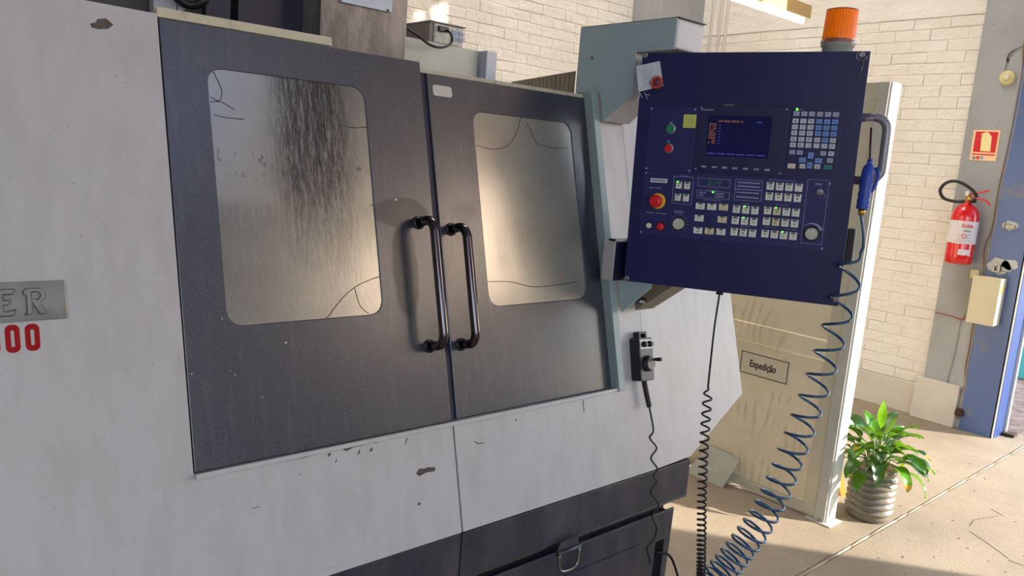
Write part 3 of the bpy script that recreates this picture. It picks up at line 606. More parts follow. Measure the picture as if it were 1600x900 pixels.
G().tube([(1.93, 1.545, 1.185), (1.90, 1.54, 1.185)], 0.012, 12).build('bracket_bolt', M['steel'], mach, True)
g = G(); g.box((1.80, 1.565, 1.375), (1.90, 1.60, 1.381)); g.box((1.80, 1.575, 1.25), (1.805, 1.62, 1.381)); g.build('bracket_flange', M['white'], mach, True)
g = G(); g.box((1.806, 1.58, 1.25), (1.90, 1.61, 1.374)); g.build('bracket_recess', M['door_edge'], mach, True)
G().tube([Vector((1.858, 1.80, 1.945)), Vector((1.862, 1.80, 1.945))], 0.006, 10).build('arm_bolt', M['screw'], mach, True)
# upper works seen over the doors
a, b_ = on_y(500, 40, 2.3), on_y(636, 40, 2.3)
g = G(); g.box((a.x, 2.3, 1.2), (b_.x, 2.75, 2.9)); col_o = g.build('column_cover', M['column_metal'], mach, True, bevel=0.006)
a, b_ = on_y(532, 8, 2.295), on_y(611, 20, 2.295)
G().box((a.x, 2.289, b_.z), (b_.x, 2.300, b_.z + 0.12)).build('data_plate', M['paper'], col_o, True, bevel=0.001, label='pale blue data plate')
G().tube([on_y(606, 16, 2.288), on_y(606, 16, 2.286)], 0.004, 8).build('rivet', M['black'], col_o, True)
a, b_ = on_y(372, 30, 2.42), on_y(505, 30, 2.42)
G().box((a.x, 2.42, 1.2), (b_.x + 0.02, 2.8, 2.9)).build('spindle_housing', M['deepnavy'], mach, True, bevel=0.004)
a, b_ = on_y(322, 30, 2.36), on_y(360, 30, 2.36)
G().box((a.x, 2.36, 1.2), (b_.x, 2.9, 2.9)).build('tool_carousel_cover', M['deepnavy'], mach, True)
G().box((a.x - 0.16, 2.40, 1.2), (b_.x, 2.9, 2.02)).build('guard_plate', M['darkgrey'], mach, True)
a, b_ = on_y(240, 10, 2.3), on_y(276, 10, 2.3)
G().box((a.x, 2.3, 1.2), (b_.x, 2.34, 2.9)).build('cover_strip', M['lilac'], mach, True)
G().prism([(on_y(*p, 2.31).x, on_y(*p, 2.31).z) for p in [(276, 22), (296, 10), (284, 0), (276, 0)]], lambda x_, z_, w: Vector((x_, 2.31 - w, z_)), 0, 0.01).build('cover_corner', M['lilac'], mach, True)
G().tube(smooth_path([on_y(274, -5, 2.28), on_y(296, 8, 2.28), on_y(318, 2, 2.26), on_y(325, -15, 2.26)]), 0.012, 8).build('drive_hose', M['black_rubber'], mach, True)
a, b_ = on_y(168, 10, 2.35), on_y(240, 10, 2.35)
G().box((a.x - .2, 2.36, 1.2), (b_.x, 2.5, 2.9)).build('rear_cover', M['darkgrey'], mach, True)
# pale duct behind the right door with its end box
a, b_ = on_y(638, 60, 2.5), on_y(748, 79, 2.5)
zt = b_.z
G().box((a.x - 0.2, 2.5, 1.5), (b_.x, 2.62, zt)).build('cable_duct', M['duct'], mach, True, bevel=0.003)
c_ = on_y(777, 84, 2.46)
G().box((b_.x + 0.012, 2.46, 1.5), (c_.x, 2.64, zt + 0.0)).build('duct_end_box', M['duct_end'], mach, True, bevel=0.002)
G().box((b_.x - 0.02, 2.52, 1.5), (b_.x + 0.012, 2.6, zt - 0.01)).build('duct_joint', M['duct_side'], mach, True)
sp0, sp1 = on_floor(800, 128, 1.95), on_floor(900, 111, 1.95)
g = G(); dv = (sp1 - sp0).normalized()
for k in range(16):
    p0 = sp0.lerp(sp1, k / 16); p1 = sp0.lerp(sp1, (k + 0.7) / 16)
    G_ = Vector((-dv.y, dv.x, 0)) * (-0.0025)
    g.add([p0, p1, p1 - Vector((0, 0, .4)), p0 - Vector((0, 0, .4)), p0 + G_, p1 + G_, p1 + G_ - Vector((0, 0, .4)), p0 + G_ - Vector((0, 0, .4))], [(0, 1, 2, 3), (7, 6, 5, 4), (0, 4, 5, 1), (1, 5, 6, 2), (3, 2, 6, 7), (0, 3, 7, 4)])
g.add([sp0, sp1, sp1 - Vector((0, 0, .4)), sp0 - Vector((0, 0, .4))], [(0, 1, 2, 3)])
g.build('bellows_cover', M['brownsheet'], mach, True)

# chip tray under the base
tray = thing('chip_tray', 'dark grey pull-out chip tray under the machine, with U handle', 'tray', (1.6, 1.45, 0))
g = G(); g.prism([(0.55, 0.06), (2.085, 0.06), (2.098, 0.470), (0.55, 0.470)], lambda x_, z_, w: Vector((x_, 1.462 - w, z_)), 0, 0.008, [rect(2.015, 0.07, 2.062, 0.365)])
tb = g.build('tray_front', M['base'], tray, True, bevel=0.002)
G().prism(rect(0.9, 0.10, 1.93, 0.385), lambda x_, z_, w: Vector((x_, 1.454 - w, z_)), 0, 0.006).build('tray_lower_panel', M['base'], tray, True, bevel=0.002)
g = G(); g.box((0.55, 1.462, 0.06), (2.08, 1.49, 0.07)); g.box((2.07, 1.462, 0.06), (2.08, 1.495, 0.46)); g.box((0.55, 1.47, 0.0), (2.0, 1.49, 0.07)); g.build('tray_pan', M['base'], tray, True)
hp = [on_y(*p, 1.44) for p in ((874, 868), (873, 884), (878, 893), (894, 888), (902, 878), (905, 856))]
G().tube(smooth_path(hp, 5), 0.0048, 10).build('tray_handle', M['steel'], tray, True)
ha, hb = on_y(872, 866, 1.446), on_y(907, 853, 1.446)
G().tube([ha, hb], 0.007, 10).build('handle_pin', M['base'], tray, True)
G().prism([(ha.x, ha.z + .0), (hb.x, hb.z), (hb.x - 0.01, hb.z + 0.035), (ha.x + 0.012, ha.z + 0.03)], lambda x_, z_, w: Vector((x_, 1.454 - w, z_)), 0, 0.004).build('handle_plate', M['base'], tray, True, bevel=0.001)

# small power unit on the duct
a, b_ = on_y(673, 60, 2.5), on_y(727, 60, 2.5)
pu = thing('power_unit', 'small grey electrical unit with plugged cable on top of the pale duct', 'power supply', (a.x, 2.52, zt))
ztp = on_y(673, 31, 2.5).z
G().box((a.x, 2.51, zt), (b_.x - 0.006, 2.78, ztp - 0.004)).build('case', M['dev'], pu, True)
G().box((a.x - .004, 2.50, ztp - 0.004), (b_.x, 2.79, ztp)).build('case_lid', M['dev'], pu, True)
G().box((a.x + 0.018, 2.504, zt + 0.002), (b_.x - 0.012, 2.51, ztp - 0.008)).build('front_plate', M['dev_front'], pu, True)
for k in range(2):
    for j in range(2): G().box((a.x + 0.10 + k * 0.03, 2.500, zt + 0.018 + j * 0.022), (a.x + 0.122 + k * 0.03, 2.504, zt + 0.034 + j * 0.022)).build('socket', M['mark'], pu, True)
G().box((a.x + 0.032, 2.49, zt + 0.042), (a.x + 0.075, 2.504, zt + 0.062)).build('plug', M['black'], pu, True, bevel=0.002)
G().tube(smooth_path([on_y(x_, y_, Y_) for x_, y_, Y_ in ((700, 47, 2.485), (706, 57, 2.46), (704, 68, 2.45), (690, 74, 2.44), (672, 70, 2.44), (652, 55, 2.45), (636, 45, 2.47))]), 0.005, 8).build('cable', M['black_rubber'], pu, True)

# ------------------------------------------------------------------ CONTROL PANEL
Ux = Vector((0.4032, -0.9150, 0.0174)); Vx = Vector((-0.0082, 0.0154, 0.9998)); Nx = Ux.cross(Vx).normalized(); Vx = Nx.cross(Ux)
OR = Vector((1.8297, 1.5499, 1.2550))
CM = Matrix(((Ux.x, Vx.x, Nx.x, OR.x), (Ux.y, Vx.y, Nx.y, OR.y), (Ux.z, Vx.z, Nx.z, OR.z), (0, 0, 0, 1)))
PW, PH, PD = 0.620, 0.6875, 0.12
cp = thing('control_panel', 'navy blue machine control panel with screen, keypads and knobs, hung from the arm', 'control panel', mat=CM)
def L3(x, y, z): return Vector((x, y, z))
G().box((0.004, 0.004, -PD), (PW - 0.004, PH - 0.004, -0.004)).build('housing', M['navy'], cp, bevel=0.004)
fpanel = G().box((0, 0, -0.004), (PW, PH, 0)).build('front_plate', M['navy'], cp, bevel=0.0012)
for x_, y_ in ((0.008, 0.680), (0.008, 0.008), (0.611, 0.018), (0.600, 0.678)):
    G().lathe([(0.0085, 0), (0.0085, 0.0015), (0.004, 0.0018), (0.0035, 0.0005)], lambda v, x_=x_, y_=y_: L3(x_, y_, 0) + v, 14).build('corner_screw', M['screw'], cp)
def plate(x0, y0, x1, y1, m, name, h=0.0015, screws=True):
    p = G().box((x0, y0, 0), (x1, y1, h)).build(name, m, cp, bevel=0.0006)
    if screws:
        for sx_ in (x0 + 0.006, x1 - 0.006):
            for sy_ in (y0 + 0.006, y1 - 0.006): G().lathe([(0.003, h), (0.0028, h + 0.0012)], lambda v, sx_=sx_, sy_=sy_: L3(sx_, sy_, 0) + v, 10).build('plate_screw', M['mark'], p)
    return p
plate(0.036, 0.343, 0.178, 0.532, M['navy2'], 'power_plate')
plate(0.440, 0.367, 0.571, 0.541, M['navy3'], 'keypad_plate', screws=False)
plate(0.184, 0.350, 0.432, 0.538, M['navy3'], 'screen_bezel')
plate(0.036, 0.150, 0.566, 0.3415, M['navy2'], 'operator_plate')
H0 = 0.0015
G().box((0.214, 0.395, H0), (0.390, 0.511, H0 + 0.0008)).build('screen', M['screen'], cp)
G().box((0.254, 0.539, 0), (0.282, 0.5425, 0.0012)).build('silver_tab', M['steel'], cp); G().box((0.282, 0.5395, 0), (0.40, 0.5415, 0.0010)).build('top_slot', M['black'], cp)
g = G()
H1 = H0 + 0.0009
for x0, x1 in ((0.243, 0.256), (0.259, 0.276), (0.279, 0.302), (0.305, 0.312)): g.box((x0, 0.4925, H1), (x1, 0.497, H1 + .0004))
for r_ in range(9):
    y_ = 0.484 - r_ * 0.0066
    for q in range(4):
        if random.random() < 0.85: g.box((0.218 + q * 0.0052, y_, H1), (0.2222 + q * 0.0052, y_ + 0.0042, H1 + .0004))
g.build('screen_text', M['led_o'], cp, kind='stuff')
g = G()
g.box((0.350, 0.4925, H1), (0.364, 0.496, H1 + .0004))
for r_ in range(7): g.box((0.245, 0.482 - r_ * 0.0085, H1), (0.251, 0.4845 - r_ * 0.0085, H1 + .0003))
for k in range(6): g.box((0.218 + k * 0.028, 0.4005, H1), (0.241 + k * 0.028, 0.404, H1 + .0004))
g.build('screen_softkey_text', M['led_b'], cp, kind='stuff')
G().box((0.190, 0.5245, H0), (0.225, 0.5275, H0 + .0003)).build('maker_mark', M['mark'], cp)
def key_mesh(w, h, t, name):
    gg = G(); b2 = 0.0008
    vs = [(-w / 2, -h / 2, 0), (w / 2, -h / 2, 0), (w / 2, h / 2, 0), (-w / 2, h / 2, 0), (-w / 2, -h / 2, t - b2), (w / 2, -h / 2, t - b2), (w / 2, h / 2, t - b2), (-w / 2, h / 2, t - b2), (-w / 2 + b2, -h / 2 + b2, t), (w / 2 - b2, -h / 2 + b2, t), (w / 2 - b2, h / 2 - b2, t), (-w / 2 + b2, h / 2 - b2, t)]
    fs = [(k + i, k + (i + 1) % 4, k + 4 + (i + 1) % 4, k + 4 + i) for k in (0, 4) for i in range(4)] + [(8, 9, 10, 11)]
    me = bpy.data.meshes.new(name); me.from_pydata(vs, [], fs); me.update(); return me
_kc = {}
def key(x_, y_, w, h, m, name='key', t=0.003, label=None):
    kk = (w, h, m, t)
    if kk not in _kc:
        me = key_mesh(w, h, t, name); me.materials.append(M[m]); _kc[kk] = me
    o = bpy.data.objects.new(name, _kc[kk]); COL.objects.link(o); o.parent = cp; o.location = (x_, y_, H0)
    if label: o['label'] = label
    return o
# soft keys under the screen
for k in range(7): key(0.213 + k * 0.0297, 0.3635, 0.013, 0.0055, 'keylav', 'soft_key', 0.002)
# alphanumeric keypad
kx = [0.4525, 0.473, 0.493, 0.514, 0.534, 0.554]
for k in range(6): key(kx[k], 0.521, 0.0155, 0.0125, 'keylav')
for r_, y_ in enumerate((0.5015, 0.485, 0.469, 0.452, 0.436)):
    for k in range(6):
        blue = (k >= 3 and r_ < 3) or (r_ == 3 and k == 4)
        key(kx[k], y_, 0.0155, 0.0128, 'keyblue' if blue else 'key', label='blue key' if blue else None)
for x_ in (0.453, 0.473): key(x_, 0.416, 0.0150, 0.0120, 'keylav')
key(0.534, 0.4165, 0.015, 0.012, 'keylav'); key(0.554, 0.4165, 0.015, 0.0125, 'key')
for x_, y_, w, h in ((0.5025, 0.409, 0.0145, 0.017), (0.482, 0.396, 0.018, 0.0135), (0.524, 0.396, 0.018, 0.0135), (0.5025, 0.3825, 0.0145, 0.017)):
    key(x_, y_, w, h, 'keyblue', 'arrow_key', label='blue arrow key')
key(0.553, 0.398, 0.015, 0.012, 'keylav'); key(0.4555, 0.378, 0.020, 0.013, 'keycream', label='cream key with dark symbol'); key(0.484, 0.379, 0.015, 0.0125, 'key'); key(0.5225, 0.380, 0.0155, 0.0125, 'key'); key(0.550, 0.380, 0.021, 0.0125, 'keygreen', label='green key')
G().lathe([(0.003, H0), (0.0028, H0 + 0.002), (0.001, H0 + 0.003)], lambda v: L3(0.453, 0.533, 0) + v, 10).build('power_led', M['led_g'], cp, label='lit green lamp')
G().box((0.459, 0.5322, H0), (0.470, 0.5337, H0 + .0003)).build('led_caption', M['mark'], cp)
# operator keys
for x_ in (0.145, 0.1695):
    for y_ in (0.3055, 0.2695): key(x_, y_, 0.0175, 0.0215, 'opkey', 'operator_key')
for x_, y_ in ((0.214, 0.248), (0.2475, 0.2485), (0.214, 0.2125), (0.214, 0.176), (0.281, 0.178)): key(x_, y_, 0.026, 0.0185, 'opkey', 'jog_key')
for x_, y_ in ((0.281, 0.250), (0.281, 0.214), (0.2475, 0.177)): key(x_, y_, 0.026, 0.0185, 'worn', 'jog_key', label='worn yellowed key')
for y_ in (0.2475, 0.215, 0.182):
    for x_ in (0.3185, 0.3445, 0.370): key(x_, y_, 0.020, 0.0225, 'opkey', 'operator_key')
for y_ in (0.3195, 0.2905, 0.250, 0.2195, 0.184):
    for k in range(4): key(0.405 + k * 0.0253, y_, 0.020, 0.022, 'worn' if (k == 1 and y_ in (0.250, 0.2195)) else 'opkey', 'operator_key')
for x_, y_ in ((0.139, 0.313), (0.339, 0.255), (0.339, 0.2225), (0.425, 0.2575), (0.4495, 0.1915), (0.245, 0.2895)):
    G().box((x_, y_, H0 + 0.003), (x_ + 0.0045, y_ + 0.0035, H0 + 0.0034)).build('key_led', M['led_g'], cp)
# outline frames
def outline(x0, y0, x1, y1, t=0.0011, name='outline'):
    G().prism(rect(x0, y0, x1, y1), XYZ, H0, H0 + 0.0004, [rect(x0 + t, y0 + t, x1 - t, y1 - t)]).build(name, M['line'], cp)
outline(0.128, 0.250, 0.187, 0.331); outline(0.200, 0.3055, 0.293, 0.3305); outline(0.200, 0.272, 0.295, 0.294); outline(0.308, 0.3045, 0.3835, 0.333); outline(0.308, 0.273, 0.3835, 0.3045); outline(0.5025, 0.1665, 0.5585, 0.3445)
g = G()
for (x0, y0, x1, y1) in ((0.206, 0.2855, 0.228, 0.289), (0.206, 0.2785, 0.221, 0.282), (0.254, 0.285, 0.280, 0.289), (0.254, 0.2775, 0.280, 0.2815),
    (0.314, 0.322, 0.377, 0.3265), (0.314, 0.3115, 0.377, 0.316), (0.314, 0.294, 0.377, 0.298), (0.314, 0.2805, 0.377, 0.285),
    (0.220, 0.267, 0.272, 0.2685), (0.225, 0.296, 0.262, 0.2972), (0.33, 0.263, 0.353, 0.2645), (0.335, 0.1985, 0.36, 0.200), (0.40, 0.336, 0.47, 0.3375), (0.425, 0.268, 0.460, 0.2692), (0.400, 0.2025, 0.435, 0.2037), (0.455, 0.201, 0.49, 0.2022), (0.145, 0.332, 0.17, 0.3332),
    (0.055, 0.291, 0.071, 0.2935), (0.074, 0.291, 0.092, 0.2935), (0.052, 0.2155, 0.078, 0.218), (0.084, 0.2155, 0.115, 0.218), (0.138, 0.2275, 0.166, 0.230), (0.138, 0.222, 0.166, 0.2245), (0.523, 0.330, 0.542, 0.3345), (0.101, 0.487, 0.111, 0.489), (0.101, 0.4835, 0.111, 0.4855), (0.098, 0.432, 0.108, 0.434), (0.098, 0.428, 0.108, 0.430)):
    n_ = max(1, int((x1 - x0) / 0.006))
    for k in range(n_):
        xa = x0 + (x1 - x0) * k / n_; g.box((xa, y0, H0), (xa + (x1 - x0) / n_ * 0.8, y1, H0 + 0.0004))
g.build('caption_marks', M['mark'], cp, kind='stuff')
G().text('0.19', 0.021, lambda x_, y_, w: L3(0.228 + x_, 0.3105 + y_, w), H0, H0 + 0.0004, sx=1.1).build('digit_display', M['led_g2'], cp)
g = G()
for a_ in (-1, 1):
    for p0, p1 in (((0.230, 0.196 - a_ * 0.02), (0.266, 0.196 + a_ * 0.02)),): g.tube([L3(p0[0], p0[1], H0), L3(p1[0], p1[1], H0)], 0.0013, 4)
g.build('jog_cross', M['navy3'], cp)
# pushbuttons
def cyl(x_, y_, prof, m, name, seg=24, parent=cp, label=None): return G().lathe(prof, lambda v: L3(x_, y_, H0) + v, seg).build(name, M[m], parent, label=label)
gb = cyl(0.106, 0.469, [(0.0145, 0), (0.0145, 0.004), (0.0115, 0.005)], 'ringgrey', 'start_button'); cyl(0.106, 0.469, [(0.0112, 0.005), (0.0112, 0.009), (0.009, 0.0105)], 'green_b', 'button_cap', parent=gb)
rb = cyl(0.105, 0.411, [(0.0135, 0), (0.0135, 0.004), (0.0115, 0.005)], 'ringgrey', 'stop_button'); cyl(0.105, 0.411, [(0.0112, 0.005), (0.0112, 0.009), (0.009, 0.0105)], 'red_b', 'button_cap', parent=rb)
es = cyl(0.0855, 0.2535, [(0.0235, 0), (0.0235, 0.003), (0.022, 0.004)], 'yellow_b', 'emergency_stop', 32)
cyl(0.0855, 0.2535, [(0.011, 0.004), (0.011, 0.018), (0.0175, 0.020), (0.0195, 0.024), (0.0195, 0.029), (0.017, 0.034), (0.010, 0.0365)], 'red_b', 'button_head', 32, es)
wb = cyl(0.066, 0.178, [(0.0115, 0), (0.0115, 0.004), (0.009, 0.005)], 'black', 'white_pushbutton'); cyl(0.066, 0.178, [(0.0085, 0.004), (0.0085, 0.009), (0.006, 0.0105)], 'white_b', 'button_cap', parent=wb)
rb2 = cyl(0.1025, 0.178, [(0.0125, 0), (0.0125, 0.004), (0.0105, 0.005)], 'black', 'red_pushbutton'); cyl(0.1025, 0.178, [(0.0115, 0.005), (0.0115, 0.012), (0.009, 0.015), (0.004, 0.016)], 'red_b', 'button_cap', parent=rb2)
def knob(x_, y_, r, ang, lab):
    kb = cyl(x_, y_, [(r * 1.25, 0), (r * 1.25, 0.003), (r * 1.1, 0.004)], 'black', 'rotary_knob', 28, label=lab)
    rf = lambda rr, z, an: rr * (1 + 0.035 * math.cos(an * 14))
    G().lathe([(r, 0.003), (r, 0.016), (r * 0.92, 0.0185)], lambda v: L3(x_, y_, H0) + v, 56, rfun=rf).build('knob_cap', M['knob'], kb)
    G().box((-0.0013, 0, 0.0183), (0.0013, r * 1.05, 0.0195), lambda v: Matrix.Translation((x_, y_, H0)) @ Matrix.Rotation(ang, 4, 'Z') @ v).build('knob_pointer', M['white_b'], kb)
knob(0.1565, 0.191, 0.0165, 0.25, None); knob(0.529, 0.195, 0.0165, -0.4, None)
g = G()
for k in range(19):
    a_ = math.radians(225 - k * 15); ca, sa = math.cos(a_), math.sin(a_)
    g.box((0.0225, -0.0004, 0), (0.026 + 0.003 * (k % 3 == 0), 0.0004, 0.0004), lambda v, a_=a_: Matrix.Translation((0.1565, 0.191, H0)) @ Matrix.Rotation(a_, 4, 'Z') @ v)
g.build('dial_marks', M['line'], cp, kind='stuff')
o_, i_ = [], []
for k in range(15):
    a_ = math.radians(140 - k * 8.2); w_ = 0.0005 + 0.0075 * k / 14; o_.append((0.529 + 0.030 * math.cos(a_), 0.195 + 0.030 * math.sin(a_))); i_.append((0.529 + (0.030 - w_) * math.cos(a_), 0.195 + (0.030 - w_) * math.sin(a_)))
G().prism(o_[::-1] + i_, XYZ, H0, H0 + 0.0004).build('dial_wedge', M['line'], cp)
# key switch and card slot
kw = cyl(0.538, 0.311, [(0.009, 0), (0.009, 0.003), (0.006, 0.004)], 'ringgrey', 'key_switch'); G().box((-0.001, -0.014, 0.004), (0.001, 0.003, 0.018), lambda v: L3(0.538, 0.311, H0) + Matrix.Rotation(0.9, 3, 'Z') @ v).build('switch_key', M['steel'], kw)
G().tube([L3(0.545 + 0.008 * math.cos(a_ * PI / 8), 0.302 + 0.008 * math.sin(a_ * PI / 8), 0.014) for a_ in range(16)], 0.0008, 5, closed=True).build('key_ring', M['steel'], kw)
cs = G().box((0.058, 0.3085, H0), (0.109, 0.321, H0 + 0.004)).build('hour_meter', M['paper'], cp, bevel=0.001)
G().box((0.063, 0.3125, H0 + .004), (0.104, 0.317, H0 + 0.0045)).build('meter_window', M['ink'], cs)
yl = G().box((0.141, 0.473, H0), (0.178, 0.511, H0 + 0.0006)).build('yellow_label', M['yellow_label'], cp)
g = G()
for k in range(5): g.box((0.145, 0.478 + k * 0.0062, H0 + .0006), (0.173, 0.4793 + k * 0.0062, H0 + 0.0009))
g.build('label_print', M['ink'], yl, kind='stuff')
# paper notice held by a round magnet, loose plastic sleeve under it
pn = G().add([(-0.016, 0.648, 0.004), (0.055, 0.663, 0.003), (0.072, 0.592, 0.002), (-0.001, 0.573, 0.006), (-0.016, 0.648, 0.0044), (0.055, 0.663, 0.0034), (0.072, 0.592, 0.0024), (-0.001, 0.573, 0.0064)],
    [(3, 2, 1, 0), (4, 5, 6, 7), (0, 1, 5, 4), (1, 2, 6, 5), (2, 3, 7, 6), (3, 0, 4, 7)]); pn.v = [tuple(CM @ Vector(v)) for v in pn.v]
note = pn.build('paper_note', M['paper']); tag(note, 'creased pale paper note at the top left corner of the navy control panel', 'note')
g = G()
for k in range(7):
    for q in range(6):
        if random.random() < .8:
            x_, y_ = 0.004 + q * 0.0075 + k * 0.0015, 0.632 - k * 0.0072 + q * 0.0015; g.box((x_, y_, 0.0058), (x_ + 0.0055, y_ + 0.0012, 0.0061))
g.v = [tuple(CM @ Vector(v)) for v in g.v]; ob = g.build('note_writing', M['ink'], note, kind='stuff')
def cpw(prof, c0, m, name, label=None, cat=None, seg=28):
    gg = G().lathe(prof, lambda v: CM @ (Vector(c0) + v), seg); return gg
mg = thing('round_magnet', 'orange-red round magnet pinning the paper note', 'magnet', tuple(CM @ Vector((0.053, 0.601, 0.004))))
cpw([(0.0185, 0.001), (0.0185, 0.008), (0.017, 0.010), (0.013, 0.0105), (0.011, 0.008)], (0.053, 0.601, 0.004), 0, 0).build('magnet_rim', M['magnet'], mg, True)
cpw([(0.011, 0.004), (0.011, 0.0085), (0.004, 0.0095)], (0.053, 0.601, 0.004), 0, 0).build('magnet_centre', M['magnet2'], mg, True)
g = G()
for (p, q) in (((0.0, 0.572), (0.012, 0.556)), ((-0.002, 0.560), (-0.004, 0.543)), ((0.016, 0.572), (0.028, 0.553)), ((0.022, 0.566), (0.034, 0.565)), ((0.004, 0.570), (0.0, 0.548))):
    a, b_ = Vector((p[0], p[1], 0.003)), Vector((q[0], q[1], 0.004)); g.tube([CM @ a, CM @ b_], 0.0009, 5)
tag(g.build('plastic_sleeve_scrap', M['paper']), 'torn clear plastic strips hanging below the paper note', 'scrap')
# grab handle and wire ring
g = G(); hpth = [L3(PW - .006, 0.517, -0.03), L3(PW + 0.03, 0.519, -0.03)]
for k in range(7): a_ = PI / 2 - k / 6 * PI / 2; hpth.append(L3(PW + 0.030 + 0.034 * math.cos(a_), 0.485 + 0.034 * math.sin(a_), -0.03))
for k in range(7): a_ = -k / 6 * PI / 2; hpth.append(L3(PW + 0.030 + 0.034 * math.cos(a_), 0.383 + 0.034 * math.sin(a_), -0.03))
hpth += [L3(PW - .006, 0.349, -0.03)]
G().tube(hpth, 0.0115, 14).build('grab_handle', M['greysteel'], cp)
G().tube([L3(0.600 + 0.013 * math.cos(a_ * PI / 9), 0.674 + 0.013 * math.sin(a_ * PI / 9), 0.006) for a_ in range(5, 19)], 0.0011, 6).build('wire_ring', M['steel'], cp)
G().tube([L3(0.606, 0.664, 0.004), L3(0.604, 0.640, 0.004), L3(0.595, 0.615, 0.003)], 0.0014, 6).build('hanging_wire', M['steel'], cp)
G().box((0.618, 0.115, -0.115), (0.640, 0.215, -0.04)).build('gun_holster', M['black'], cp, bevel=0.004)
G().lathe([(0.012, -0.012), (0.009, 0.0), (0.006, 0.004)], lambda v: Vector((0.287, v.z - 0.002, -0.05)) + Vector((v.x, 0, v.y)), 14).build('cable_gland', M['black'], cp)

# beacon on top of the panel
bc = CM @ Vector((0.0, 0.0, 0.0))
bp = CM @ Vector((0.533, PH - 0.004, -0.06))
be = thing('warning_beacon', 'amber warning beacon on a grey base on top of the navy panel', 'beacon', tuple(bp))
bx = lambda v: bp + v
G().lathe([(0.040, 0), (0.040, 0.022), (0.044, 0.024), (0.044, 0.034)], bx, 36).build('beacon_base', M['beacon_base'], be, True)
G().lathe([(0.0465, 0.032), (0.0465, 0.036), (0.0445, 0.040), (0.0445, 0.043)], bx, 36).build('lens_ring', M['smoke_rim'], be, True)
G().lathe([(0.043, 0.041), (0.0428, 0.045), (0.0405, 0.118), (0.039, 0.122), (0.034, 0.124), (0.0, 0.1245)], bx, 128, rfun=lambda r, z, an: r * (1 + (0.022 * math.cos(an * 32) if 0.044 < z < 0.119 else 0))).build('lens', M['amber'], be, True)
G().tube([bp + Vector((0.0405 * math.cos(a_ * PI / 18), 0.0405 * math.sin(a_ * PI / 18), 0.1205)) for a_ in range(36)], 0.0016, 6, closed=True).build('lens_rim', M['smoke_rim'], be, True)
G().lathe([(0.01, 0.03), (0.011, 0.07), (0.013, 0.1), (0.006, 0.11)], bx, 16).build('bulb', M['orange_stick'], be, True)

# air gun hanging on the handle, with its coiled hose
gun = thing('air_gun', 'blue air blow gun with thin black nozzle hooked over the panel grab handle', 'air gun', (2.06, 0.93, 1.6))
Pn = [Vector((2.081, 0.965, 1.755)), Vector((2.070, 0.950, 1.661))]
G().tube([Pn[0], Pn[1]], 0.0028, 8).build('nozzle', M['black'], gun, True)
G().tube([Pn[1] + Vector((0, 0, 0.012)), Pn[1] - Vector((0, 0, .01))], [0.006, 0.008], 10).build('nozzle_collar', M['blue_plastic'], gun, True)
body = [Vector(v) for v in ((2.070, 0.950, 1.656), (2.064, 0.948, 1.640), (2.059, 0.946, 1.60), (2.055, 0.944, 1.56), (2.053, 0.944, 1.540))]
G().tube(smooth_path(body, 6), [0.010 + 0.006 * math.sin(min(1, k / 8) * PI / 2) + (0.0012 * math.sin(k * 2.2) if k > 8 else 0) for k in range(25)], 14).build('grip', M['blue_plastic'], gun, True)
G().tube([Vector((2.070, 0.932, 1.652)), Vector((2.078, 0.924, 1.63)), Vector((2.070, 0.928, 1.60)), Vector((2.064, 0.934, 1.585))], 0.005, 8).build('trigger', M['blue_plastic'], gun, True)
G().tube([Vector((2.053, 0.944, 1.542)), Vector((2.051, 0.944, 1.524))], 0.0085, 12).build('fitting', M['brass'], gun, True)
ax = [(2.057, 0.932, 1.425), (2.056, 0.948, 1.395), (2.061, 0.958, 1.341), (2.064, 0.971, 1.23), (2.052, 0.989, 1.08), (2.033, 1.005, 0.956), (2.015, 1.022, 0.839), (1.998, 1.04, 0.732), (1.973, 1.066, 0.622), (1.945, 1.099, 0.529), (1.912, 1.135, 0.440), (1.885, 1.165, 0.36), (1.87, 1.18, 0.26), (1.87, 1.19, 0.16)]
lead = smooth_path([(2.051, 0.944, 1.526), (2.054, 0.931, 1.476), (2.058, 0.928, 1.44)], 6)
hl = coil(ax, 0.0325, 0.045, lambda f: 0.088 * (1 - f) ** 1.35 + 0.0115, 16, 0.3)
o = G().tube(lead + hl, 0.0040, 8).build('coiled_air_hose', M['hose']); tag(o, 'dark teal coiled air hose hanging from the blue air gun down to the machine foot', 'hose')
# black coiled cable from the panel underside
ax = [(1.879, 1.235, 0.99), (1.866, 1.222, 0.93), (1.853, 1.21, 0.87), (1.849, 1.201, 0.781), (1.849, 1.19, 0.667), (1.849, 1.173, 0.534), (1.851, 1.164, 0.436), (1.852, 1.16, 0.30)]
g0 = CM @ Vector((0.287, -0.008, -0.05))
lead = smooth_path([g0, (g0.x - .006, g0.y, 1.15), (1.882, 1.238, 1.06), (1.879, 1.235, 0.992)], 8)
hl = coil(ax, 0.0125, 0.0115, lambda f: 0.026 * (1 - f) ** 1.1 + 0.0062, 12, 0.0)
tag(G().tube(lead + hl, 0.0030, 7).build('coiled_cable', M['black_rubber']), 'black coiled cable hanging straight down from the panel underside', 'cable')

